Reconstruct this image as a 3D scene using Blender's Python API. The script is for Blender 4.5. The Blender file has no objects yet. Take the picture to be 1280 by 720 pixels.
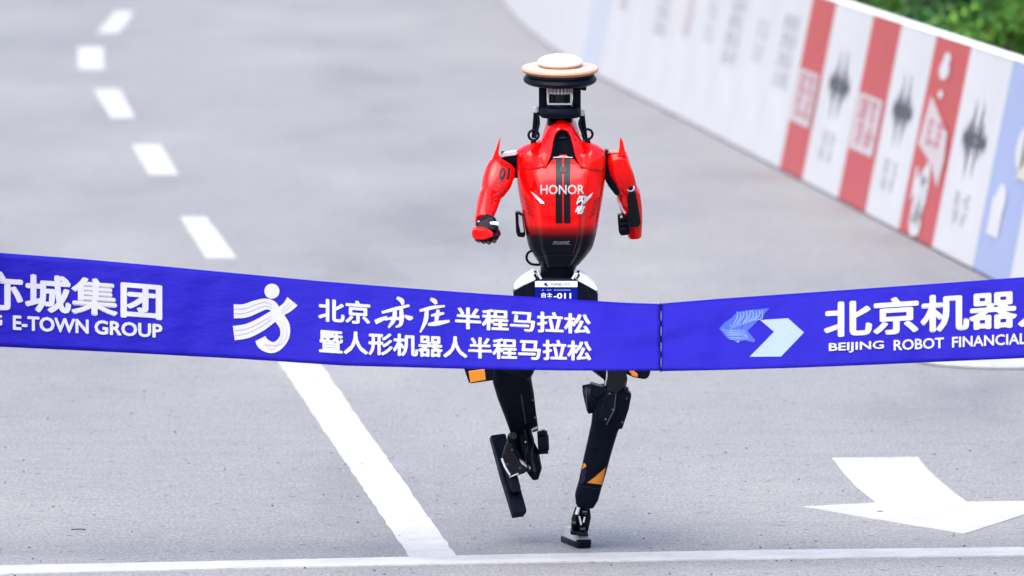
import bpy, bmesh, math, random
from mathutils import Vector, Matrix
from mathutils.bvhtree import BVHTree

random.seed(7)
sc = bpy.context.scene
C = sc.collection
R = math.radians

# ------------------------------------------------------------------ camera
F_PX, W_PX, H_PX = 9750.0, 1280.0, 720.0
CAM_H = 2.93
PITCH = math.atan(775.0 / F_PX)
cd = bpy.data.cameras.new('camera'); cam = bpy.data.objects.new('camera', cd); C.objects.link(cam)
cam.location = (0, 0, CAM_H)
cam.rotation_euler = (R(90) - PITCH, 0, 0)
cd.sensor_width = 36.0
cd.lens = 36.0 * F_PX / W_PX
cd.clip_start = 0.5; cd.clip_end = 2000
cd.dof.use_dof = True; cd.dof.focus_distance = 26.1; cd.dof.aperture_fstop = 4.5
sc.camera = cam

# ------------------------------------------------------------------ sky, sun, exposure
SUN_EL, SUN_AZ = R(60), R(208)      # azimuth measured clockwise from +Y
world = bpy.data.worlds.new('World'); sc.world = world; world.use_nodes = True
wn = world.node_tree.nodes; wl = world.node_tree.links; wn.clear()
wo = wn.new('ShaderNodeOutputWorld'); wb = wn.new('ShaderNodeBackground'); ws = wn.new('ShaderNodeTexSky')
ws.sky_type = 'NISHITA'; ws.sun_disc = False; ws.sun_elevation = SUN_EL; ws.sun_rotation = SUN_AZ
ws.air_density = 1.0; ws.dust_density = 4.0; ws.ozone_density = 1.2
wb.inputs['Strength'].default_value = 0.15
wl.new(ws.outputs['Color'], wb.inputs['Color']); wl.new(wb.outputs['Background'], wo.inputs['Surface'])
sd = bpy.data.lights.new('sun', 'SUN'); sun = bpy.data.objects.new('sun', sd); C.objects.link(sun)
sd.energy = 1.5; sd.angle = R(62); sd.color = (1.0, 0.965, 0.92)
to_sun = Vector((math.sin(SUN_AZ) * math.cos(SUN_EL), math.cos(SUN_AZ) * math.cos(SUN_EL), math.sin(SUN_EL)))
sun.rotation_euler = to_sun.to_track_quat('Z', 'Y').to_euler()
sc.view_settings.view_transform = 'Standard'; sc.view_settings.look = 'None'
sc.view_settings.gamma = 1.0; sc.view_settings.use_curve_mapping = False
sc.view_settings.exposure = 1.5
sc.render.engine = 'CYCLES'; sc.cycles.use_denoising = True
sc.cycles.max_bounces = 6; sc.cycles.caustics_reflective = False; sc.cycles.caustics_refractive = False

# ------------------------------------------------------------------ measuring helpers (photo -> place)
FWD = Vector((0, math.cos(PITCH), -math.sin(PITCH))); UPV = Vector((0, math.sin(PITCH), math.cos(PITCH)))
EYE = Vector((0, 0, CAM_H))
def ray(px, py): return FWD + Vector((1, 0, 0)) * ((px - 640) / F_PX) + UPV * ((360 - py) / F_PX)
def gp(px, py, z=0.0):
    d = ray(px, py); t = (z - CAM_H) / d.z; return EYE + d * t
def at(px, py, Y):
    d = ray(px, py); return EYE + d * (Y / d.y)

# ------------------------------------------------------------------ materials
def mat(name, col, rough=0.5, metal=0.0, coat=0.0, spec=0.5, build=None):
    m = bpy.data.materials.new(name); m.use_nodes = True
    nt = m.node_tree; b = nt.nodes['Principled BSDF']
    b.inputs['Base Color'].default_value = (*col, 1); b.inputs['Roughness'].default_value = rough
    b.inputs['Metallic'].default_value = metal; b.inputs['Coat Weight'].default_value = coat
    b.inputs['Coat Roughness'].default_value = 0.06; b.inputs['Specular IOR Level'].default_value = spec
    if build: build(nt, b)
    return m
def nd(nt, t, **kw):
    n = nt.nodes.new(t)
    for k, v in kw.items():
        if k in n.inputs: n.inputs[k].default_value = v
        else: setattr(n, k, v)
    return n
def ramp(nt, fac, stops):
    r = nt.nodes.new('ShaderNodeValToRGB'); nt.links.new(fac, r.inputs['Fac'])
    while len(r.color_ramp.elements) < len(stops): r.color_ramp.elements.new(0.5)
    for e, (p, c) in zip(r.color_ramp.elements, stops):
        e.position = p; e.color = (*c, 1) if len(c) == 3 else c
    return r.outputs['Color']
def mix(nt, mode, fac, a, b):
    m = nt.nodes.new('ShaderNodeMix'); m.data_type = 'RGBA'; m.blend_type = mode
    for s, v in ((0, fac), (6, a), (7, b)):
        if hasattr(v, 'links') or hasattr(v, 'is_linked'): nt.links.new(v, m.inputs[s])
        else: m.inputs[s].default_value = v if s == 0 else (*v, 1)
    return m.outputs[2]
def coords(nt, kind='Object', scale=(1, 1, 1)):
    tc = nt.nodes.new('ShaderNodeTexCoord'); mp = nt.nodes.new('ShaderNodeMapping')
    mp.inputs['Scale'].default_value = scale; nt.links.new(tc.outputs[kind], mp.inputs['Vector'])
    return mp.outputs['Vector']
def noise(nt, vec, scale, detail=3, rough=0.6):
    n = nd(nt, 'ShaderNodeTexNoise', Scale=scale, Detail=detail, Roughness=rough)
    nt.links.new(vec, n.inputs['Vector']); return n.outputs['Fac']
def bump(nt, b, h, strength=0.2, dist=0.01):
    n = nd(nt, 'ShaderNodeBump', Strength=strength, Distance=dist)
    nt.links.new(h, n.inputs['Height']); nt.links.new(n.outputs['Normal'], b.inputs['Normal'])

def b_asphalt(nt, b):
    v = coords(nt)
    fine = noise(nt, coords(nt, scale=(1, 0.28, 1)), 85, 5, 0.8); mid = noise(nt, v, 11, 4, 0.65)
    big = noise(nt, coords(nt, scale=(0.55, 0.16, 1)), 1.3, 4, 0.6)
    c = ramp(nt, fine, [(0.30, (0.040, 0.040, 0.043)), (0.42, (0.137, 0.136, 0.140)), (0.56, (0.184, 0.182, 0.184)), (0.72, (0.30, 0.296, 0.295))])
    c = mix(nt, 'MULTIPLY', 1.0, c, ramp(nt, mid, [(0.3, (0.90, 0.90, 0.92)), (0.7, (1.08, 1.08, 1.07))]))
    c = mix(nt, 'MULTIPLY', 1.0, c, ramp(nt, big, [(0.30, (0.76, 0.77, 0.80)), (0.46, (0.97, 0.97, 0.98)), (0.58, (1.03, 1.03, 1.02)), (0.70, (1.16, 1.15, 1.12))]))
    st_ = noise(nt, coords(nt, scale=(0.35, 2.2, 1)), 2.0, 5, 0.7)                     # scuffs and wear
    c = mix(nt, 'MULTIPLY', 1.0, c, ramp(nt, st_, [(0.30, (0.90, 0.90, 0.92)), (0.5, (1, 1, 1)), (0.68, (1.0, 1.0, 1.0)), (0.76, (1.16, 1.15, 1.14))]))
    vo = nd(nt, 'ShaderNodeTexVoronoi', Scale=3.0); vo.voronoi_dimensions = '2D'; nt.links.new(v, vo.inputs['Vector'])
    spot = ramp(nt, vo.outputs['Distance'], [(0.020, (0.35, 0.35, 0.36)), (0.045, (1, 1, 1))])
    c = mix(nt, 'MULTIPLY', 1.0, c, spot)
    nt.links.new(c, b.inputs['Base Color']); bump(nt, b, fine, 0.35, 0.004)
def b_paint(nt, b):
    v = coords(nt); n = noise(nt, v, 55, 5, 0.8); n2 = noise(nt, v, 4, 3)
    c = mix(nt, 'MIX', 0.5, ramp(nt, n, [(0.33, (0.15, 0.15, 0.155)), (0.44, (0.35, 0.35, 0.345)), (0.7, (0.43, 0.43, 0.42))]), (0.36, 0.36, 0.35))
    c = mix(nt, 'MULTIPLY', 1.0, c, ramp(nt, n2, [(0.3, (0.78, 0.78, 0.80)), (0.6, (1, 1, 1))]))
    nt.links.new(c, b.inputs['Base Color']); bump(nt, b, n, 0.2, 0.003)
def b_grass(nt, b):
    v = coords(nt); n = noise(nt, v, 9, 5, 0.7)
    nt.links.new(ramp(nt, n, [(0.3, (0.020, 0.045, 0.012)), (0.7, (0.07, 0.12, 0.03))]), b.inputs['Base Color']); bump(nt, b, n, 0.8, 0.1)
def b_leaf(cols):
    def f(nt, b):
        oi = nt.nodes.new('ShaderNodeNewGeometry')
        nt.links.new(ramp(nt, oi.outputs['Random Per Island'], cols), b.inputs['Base Color'])
        b.inputs['Subsurface Weight'].default_value = 0.0
        b.inputs['Transmission Weight'].default_value = 0.0
    return f
def b_cloth(nt, b):
    v = coords(nt); n = noise(nt, coords(nt, scale=(3, 1, 40)), 6, 3); w = noise(nt, v, 900, 2)
    c = mix(nt, 'MULTIPLY', 1.0, (0.0088, 0.0062, 0.232), ramp(nt, n, [(0.3, (0.92, 0.92, 0.94)), (0.7, (1.06, 1.06, 1.04))]))
    nt.links.new(c, b.inputs['Base Color']); wr = noise(nt, coords(nt, scale=(2.2, 1, 5.0)), 3.5, 4, 0.55)
    ad = nd(nt, 'ShaderNodeMath', operation='MULTIPLY_ADD'); nt.links.new(wr, ad.inputs[0]); ad.inputs[1].default_value = 12.0; nt.links.new(w, ad.inputs[2])
    bump(nt, b, ad.outputs[0], 0.5, 0.0014)
    b.inputs['Specular IOR Level'].default_value = 0.06
def b_torso(nt, b):
    tc = nt.nodes.new('ShaderNodeTexCoord'); sp = nt.nodes.new('ShaderNodeSeparateXYZ')
    nt.links.new(tc.outputs['Object'], sp.inputs[0])
    mr = nd(nt, 'ShaderNodeMapRange'); mr.inputs[1].default_value = TORSO_Z0; mr.inputs[2].default_value = TORSO_Z1
    nt.links.new(sp.outputs['Z'], mr.inputs[0])
    c = ramp(nt, mr.outputs[0], [(0.0, (0.0015, 0.003, 0.008)), (0.35, (0.02, 0.002, 0.006)), (0.75, (0.34, 0.001, 0.002)), (1.0, (0.80, 0.0008, 0.0010))])
    nt.links.new(c, b.inputs['Base Color'])
    nt.links.new(ramp(nt, mr.outputs[0], [(0.3, (0.14,)*3), (0.9, (0.5,)*3)]), b.inputs['Coat Weight'])
    nt.links.new(ramp(nt, noise(nt, coords(nt), 9, 4), [(0.35, (0.05,)*3), (0.7, (0.16,)*3)]), b.inputs['Coat Roughness'])
def b_dusty(lo, hi, scale=60):
    def f(nt, b):
        n = noise(nt, coords(nt), scale, 4)
        nt.links.new(ramp(nt, n, [(0.3, lo), (0.7, hi)]), b.inputs['Base Color'])
        nt.links.new(ramp(nt, n, [(0.3, (0.28,) * 3), (0.7, (0.5,) * 3)]), b.inputs['Roughness'])
    return f
def b_vinyl(col):
    def f(nt, b):
        n = noise(nt, coords(nt), 1.7, 3)
        c = mix(nt, 'MULTIPLY', 1.0, col, ramp(nt, n, [(0.3, (0.93, 0.93, 0.94)), (0.7, (1.04, 1.04, 1.04))]))
        nt.links.new(c, b.inputs['Base Color']); bump(nt, b, n, 0.15, 0.05)
    return f

M = {}
M['asphalt'] = mat('asphalt', (0.17,) * 3, 0.75, build=b_asphalt)
M['paint'] = mat('road_paint', (0.8,) * 3, 0.6, build=b_paint)
M['grass'] = mat('grass', (0.05, 0.09, 0.02), 0.9, build=b_grass)
M['kerb'] = mat('kerb_stone', (0.35, 0.35, 0.36), 0.8, build=b_dusty((0.30, 0.30, 0.31), (0.42, 0.42, 0.42), 20))
M['cover'] = mat('cover_concrete', (0.55, 0.55, 0.54), 0.7, build=b_dusty((0.24, 0.24, 0.235), (0.36, 0.36, 0.35), 25))
M['gap'] = mat('dark_gap', (0.05, 0.05, 0.05), 0.9)
M['leaf_a'] = mat('leaf_bright', (0.06, 0.11, 0.02), 0.55, spec=0.2, build=b_leaf([(0.0, (0.012, 0.060, 0.010)), (0.5, (0.055, 0.165, 0.018)), (0.93, (0.12, 0.24, 0.028)), (1.0, (0.12, 0.10, 0.04))]))
M['leaf_b'] = mat('leaf_dark', (0.03, 0.07, 0.02), 0.55, spec=0.2, build=b_leaf([(0.0, (0.008, 0.038, 0.010)), (0.6, (0.02, 0.085, 0.015)), (1.0, (0.05, 0.13, 0.02))]))
M['bark'] = mat('bark', (0.08, 0.06, 0.045), 0.9, build=b_dusty((0.05, 0.04, 0.03), (0.11, 0.085, 0.06), 30))
M['cloth'] = mat('ribbon_cloth', (0.02, 0.015, 0.3), 0.55, build=b_cloth)
M['seam'] = mat('seam_thread', (0.003, 0.003, 0.03), 0.8, spec=0.03)
M['ink_white'] = mat('white_print', (0.30, 0.305, 0.36), 0.6, spec=0.1)
M['ink_grey'] = mat('pale_grey_print', (0.22, 0.22, 0.31), 0.6, spec=0.1)
M['ink_paleblue'] = mat('pale_blue_print', (0.18, 0.235, 0.34), 0.6, spec=0.1)
M['ink_midblue'] = mat('mid_blue_print', (0.030, 0.058, 0.29), 0.6, spec=0.1)
M['ink_lightblue'] = mat('light_blue_print', (0.085, 0.135, 0.33), 0.6, spec=0.1)

# ------------------------------------------------------------------ mesh helpers
def tag(o, label=None, cat=None, group=None, kind=None):
    for k, v in (('label', label), ('category', cat), ('group', group), ('kind', kind)):
        if v: o[k] = v
    return o
def link(name, me, m=None, parent=None):
    o = bpy.data.objects.new(name, me); C.objects.link(o)
    if m is not None and me is not None and not me.materials: me.materials.append(M[m] if isinstance(m, str) else m)
    if parent: o.parent = parent
    return o
def mesh(name, verts, faces, smooth=None):
    me = bpy.data.meshes.new(name); me.from_pydata([tuple(v) for v in verts], [], faces); me.validate()
    bm = bmesh.new(); bm.from_mesh(me); bmesh.ops.recalc_face_normals(bm, faces=bm.faces); bm.to_mesh(me); bm.free()
    if smooth is not None:
        me.shade_smooth(); me.set_sharp_from_angle(angle=R(smooth))
    return me
def empty(name, loc):
    o = bpy.data.objects.new(name, None); C.objects.link(o); o.location = loc; o.empty_display_size = 0.1; return o
class MB:
    def __init__(s): s.v = []; s.f = []
    def add(s, vs, fs):
        b = len(s.v); s.v += [Vector(v) for v in vs]; s.f += [tuple(i + b for i in f) for f in fs]; return s
    def box(s, lo, hi, mtx=None):
        x0, y0, z0 = lo; x1, y1, z1 = hi
        vs = [Vector(p) for p in ((x0,y0,z0),(x1,y0,z0),(x1,y1,z0),(x0,y1,z0),(x0,y0,z1),(x1,y0,z1),(x1,y1,z1),(x0,y1,z1))]
        if mtx: vs = [mtx @ v for v in vs]
        return s.add(vs, [(3,2,1,0),(4,5,6,7),(0,1,5,4),(1,2,6,5),(2,3,7,6),(3,0,4,7)])
    def poly(s, pts): return s.add(pts, [tuple(range(len(pts)))])
    def prism(s, pts, off):
        n = len(pts); a = [Vector(p) for p in pts]; b = [p + Vector(off) for p in a]
        return s.add(a + b, [tuple(range(n))[::-1], tuple(range(n, 2*n))] + [(i, (i+1) % n, n + (i+1) % n, n + i) for i in range(n)])
    def loft(s, rings, closed=True, caps=True):
        n = len(rings[0]); vs = [p for r in rings for p in r]; fs = []
        for k in range(len(rings) - 1):
            for i in range(n if closed else n - 1):
                j = (i + 1) % n; fs.append((k*n+i, k*n+j, (k+1)*n+j, (k+1)*n+i))
        if caps and closed: fs += [tuple(range(n))[::-1], tuple(range((len(rings)-1)*n, len(rings)*n))]
        return s.add(vs, fs)
    def tube(s, pts, rad, n=10):
        pts = [Vector(p) for p in pts]; rings = []
        for i, p in enumerate(pts):
            t = (pts[min(i+1, len(pts)-1)] - pts[max(i-1, 0)]).normalized()
            ref = Vector((0, 1, 0)) if abs(t.y) < 0.8 else Vector((1, 0, 0))
            a = t.cross(ref).normalized(); b = t.cross(a)
            r = rad[i] if isinstance(rad, (list, tuple)) else rad
            rings.append([p + a * (r * math.cos(2*math.pi*k/n)) + b * (r * math.sin(2*math.pi*k/n)) for k in range(n)])
        return s.loft(rings)
    def lathe(s, prof, centre, axis=(0, 0, 1), n=32):
        q = Vector(axis).to_track_quat('Z', 'Y'); c = Vector(centre)
        return s.loft([[c + q @ Vector((r * math.cos(2*math.pi*k/n), r * math.sin(2*math.pi*k/n), h)) for k in range(n)] for r, h in prof])
    def torus(s, centre, axis, R0, r, n=20, m=8):
        q = Vector(axis).to_track_quat('Z', 'Y'); c = Vector(centre); b = len(s.v)
        for i in range(n):
            A = 2*math.pi*i/n
            for j in range(m):
                B = 2*math.pi*j/m
                s.v.append(c + q @ Vector(((R0 + r*math.cos(B)) * math.cos(A), (R0 + r*math.cos(B)) * math.sin(A), r*math.sin(B))))
        for i in range(n):
            for j in range(m):
                s.f.append((b+i*m+j, b+((i+1)%n)*m+j, b+((i+1)%n)*m+(j+1)%m, b+i*m+(j+1)%m))
        return s
    def build(s, name, m, parent=None, org=(0, 0, 0), smooth=35, bevel=0, seg=2, sub=0):
        o = Vector(org); me = mesh(name, [v - o for v in s.v], s.f, smooth)
        ob = link(name, me, m, parent)
        if bevel:
            bv = ob.modifiers.new('bevel', 'BEVEL'); bv.width = bevel; bv.segments = seg; bv.limit_method = 'ANGLE'; bv.angle_limit = R(30)
            bv.harden_normals = True
        if sub:
            sb = ob.modifiers.new('sub', 'SUBSURF'); sb.levels = sub; sb.render_levels = sub
        return ob
def bspline(pts, k=8):
    """Catmull-Rom through the points."""
    P = [Vector(p) for p in pts]; out = []
    for i in range(len(P) - 1):
        p0 = P[max(i-1, 0)]; p1 = P[i]; p2 = P[i+1]; p3 = P[min(i+2, len(P)-1)]
        for j in range(k):
            t = j / k
            out.append(0.5 * ((2*p1) + (p2-p0)*t + (2*p0-5*p1+4*p2-p3)*t*t + (3*p1-p0-3*p2+p3)*t**3))
    return out + [P[-1]]
def lerp_tab(tab, x):
    if x <= tab[0][0]: 
        (x0, y0), (x1, y1) = tab[0], tab[1]
    elif x >= tab[-1][0]:
        (x0, y0), (x1, y1) = tab[-2], tab[-1]
    else:
        for (x0, y0), (x1, y1) in zip(tab, tab[1:]):
            if x0 <= x <= x1: break
    return y0 + (y1 - y0) * (x - x0) / (x1 - x0)

_txt = {}
def glyphs(body, bold):
    """2D triangles of a line of text in the built-in font, em units."""
    if (body, bold) in _txt: return _txt[(body, bold)]
    cu = bpy.data.curves.new('t', 'FONT'); cu.body = body; cu.size = 1.0; cu.offset = 0.0; cu.resolution_u = 3; cu.fill_mode = 'FRONT'
    ob = bpy.data.objects.new('t', cu); C.objects.link(ob)
    dg = bpy.context.evaluated_depsgraph_get(); dg.update(); ev = ob.evaluated_get(dg); me = ev.to_mesh()
    vs = [(v.co.x, v.co.y) for v in me.vertices]; fs = [tuple(p.vertices) for p in me.polygons]
    ev.to_mesh_clear(); bpy.data.objects.remove(ob); bpy.data.curves.remove(cu)
    if bold > 0.004:                                    # heavier strokes: the glyph laid over itself a little shifted
        n = len(vs); V, Fc = [], []
        for i, (ox, oy) in enumerate(((0,0),(1,0),(-1,0),(0,1),(0,-1),(.7,.7),(-.7,.7),(.7,-.7),(-.7,-.7))):
            V += [(x + ox*bold, y + oy*bold) for x, y in vs]; Fc += [tuple(k + i*n for k in f) for f in fs]
        vs, fs = V, Fc
    _txt[(body, bold)] = (vs, fs); return vs, fs
def flat_line(body, x0, x1, y0, y1, bold=0.012):
    """Latin line fitted to its own box (y0 = top, y1 = bottom)."""
    vs, fs = glyphs(body, bold)
    ax, bx = min(v[0] for v in vs), max(v[0] for v in vs); ay, by = min(v[1] for v in vs), max(v[1] for v in vs)
    return [(x0 + (v[0]-ax)/(bx-ax)*(x1-x0), y1 + (v[1]-ay)/(by-ay)*(y0-y1)) for v in vs], fs
def flat_chars(text, x0, x1, y0, y1, bold=0.02):
    """CJK characters in equal em boxes across x0..x1."""
    V, Fc = [], []; n = len(text); w = (x1 - x0) / n
    for i, ch in enumerate(text):
        vs, fs = glyphs(ch, bold); b = len(V)
        bx, ex = x0 + i*w, w
        V += [(bx + v[0]*ex, y1 + (v[1] + 0.12) * (y0 - y1)) for v in vs]; Fc += [tuple(k + b for k in f) for f in fs]
    return V, Fc
def stroke(pts, wid, k=6):
    """2D brush stroke with a width per point."""
    P = bspline([(p[0], p[1], w) for p, w in zip(pts, wid)], k); L, Rr = [], []
    for i, p in enumerate(P):
        a = P[max(i-1, 0)]; b = P[min(i+1, len(P)-1)]; t = Vector((b.x-a.x, b.y-a.y)).normalized()
        nrm = Vector((-t.y, t.x)) * (p.z / 2); L.append((p.x+nrm.x, p.y+nrm.y)); Rr.append((p.x-nrm.x, p.y-nrm.y))
    n = len(P); return L + Rr, [(i, i+1, n+i+1, n+i) for i in range(n-1)]
def _layers(bm):
    """overlapping pieces of one print get their own hair-thin height, so that no two faces share a plane"""
    seen = set(); k = 0
    for v in bm.verts:
        if v in seen: continue
        st = [v]; isl = []
        seen.add(v)
        while st:
            a = st.pop(); isl.append(a)
            for e in a.link_edges:
                b = e.other_vert(a)
                if b not in seen: seen.add(b); st.append(b)
        for a in isl: a.co.z = (k % 61) * 0.00003
        k += 1
def circle2(cx, cy, rx, ry=None, n=20):
    ry = ry or rx; return [(cx + rx*math.cos(2*math.pi*i/n), cy + ry*math.sin(2*math.pi*i/n)) for i in range(n)], [tuple(range(n))]
def join2(*parts):
    V, Fc = [], []
    for v, f in parts:
        b = len(V); V += list(v); Fc += [tuple(i + b for i in q) for q in f]
    return V, Fc

# ------------------------------------------------------------------ the setting
g = tag(link('ground', mesh('ground', [(-900,-300,-0.14),(900,-300,-0.14),(900,1500,-0.14),(-900,1500,-0.14)], [(0,1,2,3)]), 'grass'), kind='structure')

# line the advertising boards stand along: straight towards the finish, bending to the right far off
base_px = [(1700, 590), (1432, 450), (1335, 400), (1235, 348), (1104.5, 280.5), (975, 213), (860, 153.5), (748, 96), (692, 62), (650, 28), (626, -2), (612, -40), (612, -80), (640, -118)]
base = bspline([gp(*p) for p in base_px], 10)
# arc length table
acc = [0.0]
for a, b in zip(base, base[1:]): acc.append(acc[-1] + (b - a).length)
def along(s):
    s = max(0.0, min(s, acc[-1] - 1e-6))
    for i in range(len(acc) - 1):
        if acc[i] <= s <= acc[i+1]:
            t = (s - acc[i]) / (acc[i+1] - acc[i]); return base[i].lerp(base[i+1], t), (base[i+1] - base[i]).normalized()
def s_of_px(px):
    best = min(range(len(base)), key=lambda i: abs(640 + F_PX * base[i].x / base[i].y - px) if base[i].y < 60 else 1e9)
    lo, hi = acc[max(best-1, 0)], acc[min(best+1, len(acc)-1)]
    for _ in range(40):
        m = (lo + hi) / 2; p, _t = along(m)
        if 640 + F_PX * p.x / p.y > px: lo = m
        else: hi = m
    return lo
# road strip follows the boards
edgeR, edgeL = [], []
p0, t0 = along(0)
row = [p0 - t0 * 45] + base + [base[-1] + (base[-1] - base[-2]).normalized() * 120]
def side(i):
    t = (row[min(i+1, len(row)-1)] - row[max(i-1, 0)]).normalized(); return Vector((t.y, -t.x, 0))
for i, p in enumerate(row):
    edgeR.append(p + side(i) * 0.75); edgeL.append(p - side(i) * 15)
def strip(name, A, B, m, z, kind=None, parent=None):
    n = len(A); vs = [Vector((p.x, p.y, z)) for p in A] + [Vector((p.x, p.y, z)) for p in B]
    o = link(name, mesh(name, vs, [(i, i+1, n+i+1, n+i) for i in range(n-1)]), m, parent)
    return tag(o, kind=kind) if kind else o
road = strip('road', edgeL, edgeR, 'asphalt', 0.0, 'structure')
def kerb(name, E, sgn):
    mb = MB(); rings = []
    for i, p in enumerate(E):
        n = side(i) * sgn
        rings.append([Vector((*(p + n*a).xy, z)) for a, z in ((0, -0.14), (0, 0.10), (0.02, 0.12), (0.15, 0.12), (0.15, -0.14))])
    mb.loft(rings); return tag(mb.build(name, 'kerb', smooth=30), kind='structure')
kerb('kerb', edgeR, 1); kerb('kerb', edgeL, -1)
vergeA = [p + side(i) * 0.15 for i, p in enumerate(edgeR)]; vergeB = [p + side(i) * 16 for i, p in enumerate(edgeR)]
strip('grass_verge', vergeA, vergeB, 'grass', 0.09, 'structure')

def marking(name, pts, z=0.0025):
    mb = MB(); mb.prism([gp(x, y).to_2d().to_3d() + Vector((0, 0, z)) for x, y in pts], (0, 0, -z - 0.002)); return mb.build(name, 'paint', road, smooth=None)
def rough_edge(pts, step=6, amp=0.5):
    out = []
    for (ax, ay), (bx, by) in zip(pts, pts[1:] + pts[:1]):
        L = math.hypot(bx-ax, by-ay); n = max(1, int(L / step))
        for i in range(n):
            t = i / n; j = amp if 0 < i else 0
            out.append((ax + (bx-ax)*t + random.uniform(-j, j), ay + (by-ay)*t + random.uniform(-j, j)*0.4))
    return out
marking('lane_line', rough_edge([(318, 400), (358, 400), (402, 457), (447, 521), (505, 603), (571, 696.5), (512, 697.5), (447, 601), (394, 522), (349, 455)], 5, 1.1))
for q in ([(225,271),(258,271),(296,322.5),(257,322.5)], [(165,181),(201,181),(223,218.5),(186,218.5)], [(117,112),(150,112),(169,147),(138,147)],
          [(97,59),(129,59),(130.5,87),(98,87)], [(144,14.5),(168,14.5),(149,41),(121,41)], [(238,-28),(262,-30),(214,-7),(190,-5)]):
    marking('lane_dash', rough_edge(q, 7, 0.7))
marking('finish_line', rough_edge([(-500, 725), (0, 708.5), (320, 702), (640, 694.5), (960, 689), (1280, 685.5), (1800, 677), (1800, 688), (1280, 695.5), (960, 699.5), (640, 704.5), (320, 711), (0, 719), (-500, 736)], 9, 0.35), 0.005)
marking('lane_arrow', rough_edge([(1040,573),(1148,572),(1160,588),(1180,606),(1208,628),(1335,626),(1205,668),(1003,634),(1095,629),(1072,611),(1056,594)], 6, 0.7))

# round cover let into the road
mc = gp(1262, 451.6)
cov = empty('manhole_cover', (mc.x, mc.y, 0.0))
mb = MB().lathe([(0.398, 0.003), (0.398, 0.004), (0.385, 0.0045)], (0, 0, 0), n=48); mb.build('frame_ring', 'gap', cov)
mb = MB().lathe([(0.39, 0.004), (0.39, 0.010), (0.375, 0.014), (0.2, 0.016), (0.02, 0.017)], (0, 0, 0), n=48); mb.build('lid', 'cover', cov)
tag(cov, 'pale round cover set in the road below the right half of the ribbon', 'manhole cover')

# ------------------------------------------------------------------ advertising boards (A-frames leaning back)
M['b_white'] = mat('board_white', (0.46, 0.465, 0.49), 0.3, build=b_vinyl((0.46, 0.465, 0.49)))
M['b_paleblue'] = mat('board_pale_blue', (0.385, 0.41, 0.49), 0.3, build=b_vinyl((0.385, 0.41, 0.49)))
M['b_red'] = mat('board_red', (0.36, 0.010, 0.020), 0.3, build=b_vinyl((0.36, 0.010, 0.020)))
M['b_blue'] = mat('board_blue', (0.22, 0.27, 0.46), 0.3, build=b_vinyl((0.22, 0.27, 0.46)))
M['b_ink'] = mat('board_black_ink', (0.03, 0.032, 0.05), 0.35, spec=0.3)
M['b_grey'] = mat('board_grey_ink', (0.33, 0.335, 0.37), 0.3)
M['b_yellow'] = mat('board_yellow_ink', (0.45, 0.42, 0.33), 0.3)
M['b_cap'] = mat('board_cap', (0.70, 0.70, 0.70), 0.4)
M['b_block'] = mat('board_pale_block', (0.42, 0.36, 0.38), 0.3)
M['b_pink'] = mat('board_pink_ink', (0.36, 0.14, 0.18), 0.3)
M['b_pale_pink'] = mat('board_pale_pink_ink', (0.44, 0.36, 0.39), 0.3)
BH, LEAN = 1.02, 0.20
def board_print(fr, to, sh, name, m, parent, lift=0.004):
    """2D shape (x along board, y up from its foot) laid on the leaning face."""
    V, Fc = sh; me = bpy.data.meshes.new(name); me.from_pydata([(x, y, 0) for x, y in V], [], Fc); bm = bmesh.new(); bm.from_mesh(me); _layers(bm)
    for v in bm.verts: v.co = to(v.co.x, v.co.y, lift + 3*v.co.z)
    bm.to_mesh(me); bm.free()
    o = link(name, me, m, parent)
    if name in ('grey_print', 'printed_script'): o['kind'] = 'stuff'
    return o
def scribble(x0, x1, y0, y1, nx, ny, seed, th=0.02):
    """rows of unreadable bar-like print"""
    rr = random.Random(seed); parts = []
    cw, ch = (x1-x0)/nx, (y1-y0)/ny
    for i in range(nx):
        for j in range(ny):
            cx, cy = x0 + i*cw, y0 + j*ch
            for k in range(3):
                yy = cy + ch*(0.15 + 0.3*k); a, b = sorted((rr.uniform(0.05, 0.4), rr.uniform(0.55, 0.92)))
                parts.append(([(cx+cw*a, yy), (cx+cw*b, yy), (cx+cw*b, yy+th), (cx+cw*a, yy+th)], [(0,1,2,3)]))
            xx = cx + cw*rr.uniform(0.3, 0.6)
            parts.append(([(xx, cy+ch*0.1), (xx+th*1.6, cy+ch*0.1), (xx+th*1.6, cy+ch*0.9), (xx, cy+ch*0.9)], [(0,1,2,3)]))
    return join2(*parts)
def emblem(cx, cy, w, h):
    """a wide dark eye-like burst with upright spikes"""
    parts = []
    for dx, up, dn, wd in ((-.46,.20,.20,.05),(-.30,.36,.34,.055),(-.15,.74,.66,.065),(.02,.30,.30,.05),(.18,.70,.72,.065),(.33,.36,.36,.055),(.47,.20,.20,.05)):
        x = cx + dx*w
        parts.append(([(x-wd*w, cy), (x, cy-dn*h), (x+wd*w, cy), (x+.01*w, cy+up*h)], [(0,1,2,3)]))
    n = 14; out = [(cx + w*0.5*math.cos(2*math.pi*i/n), cy + h*0.11*math.sin(2*math.pi*i/n)) for i in range(n)]
    inn = [(cx + w*0.34*math.cos(2*math.pi*i/n), cy + h*0.06*math.sin(2*math.pi*i/n)) for i in range(n)]
    parts.append((out + inn, [(i, (i+1)%n, n+(i+1)%n, n+i) for i in range(n)]))
    return join2(*parts)
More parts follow.
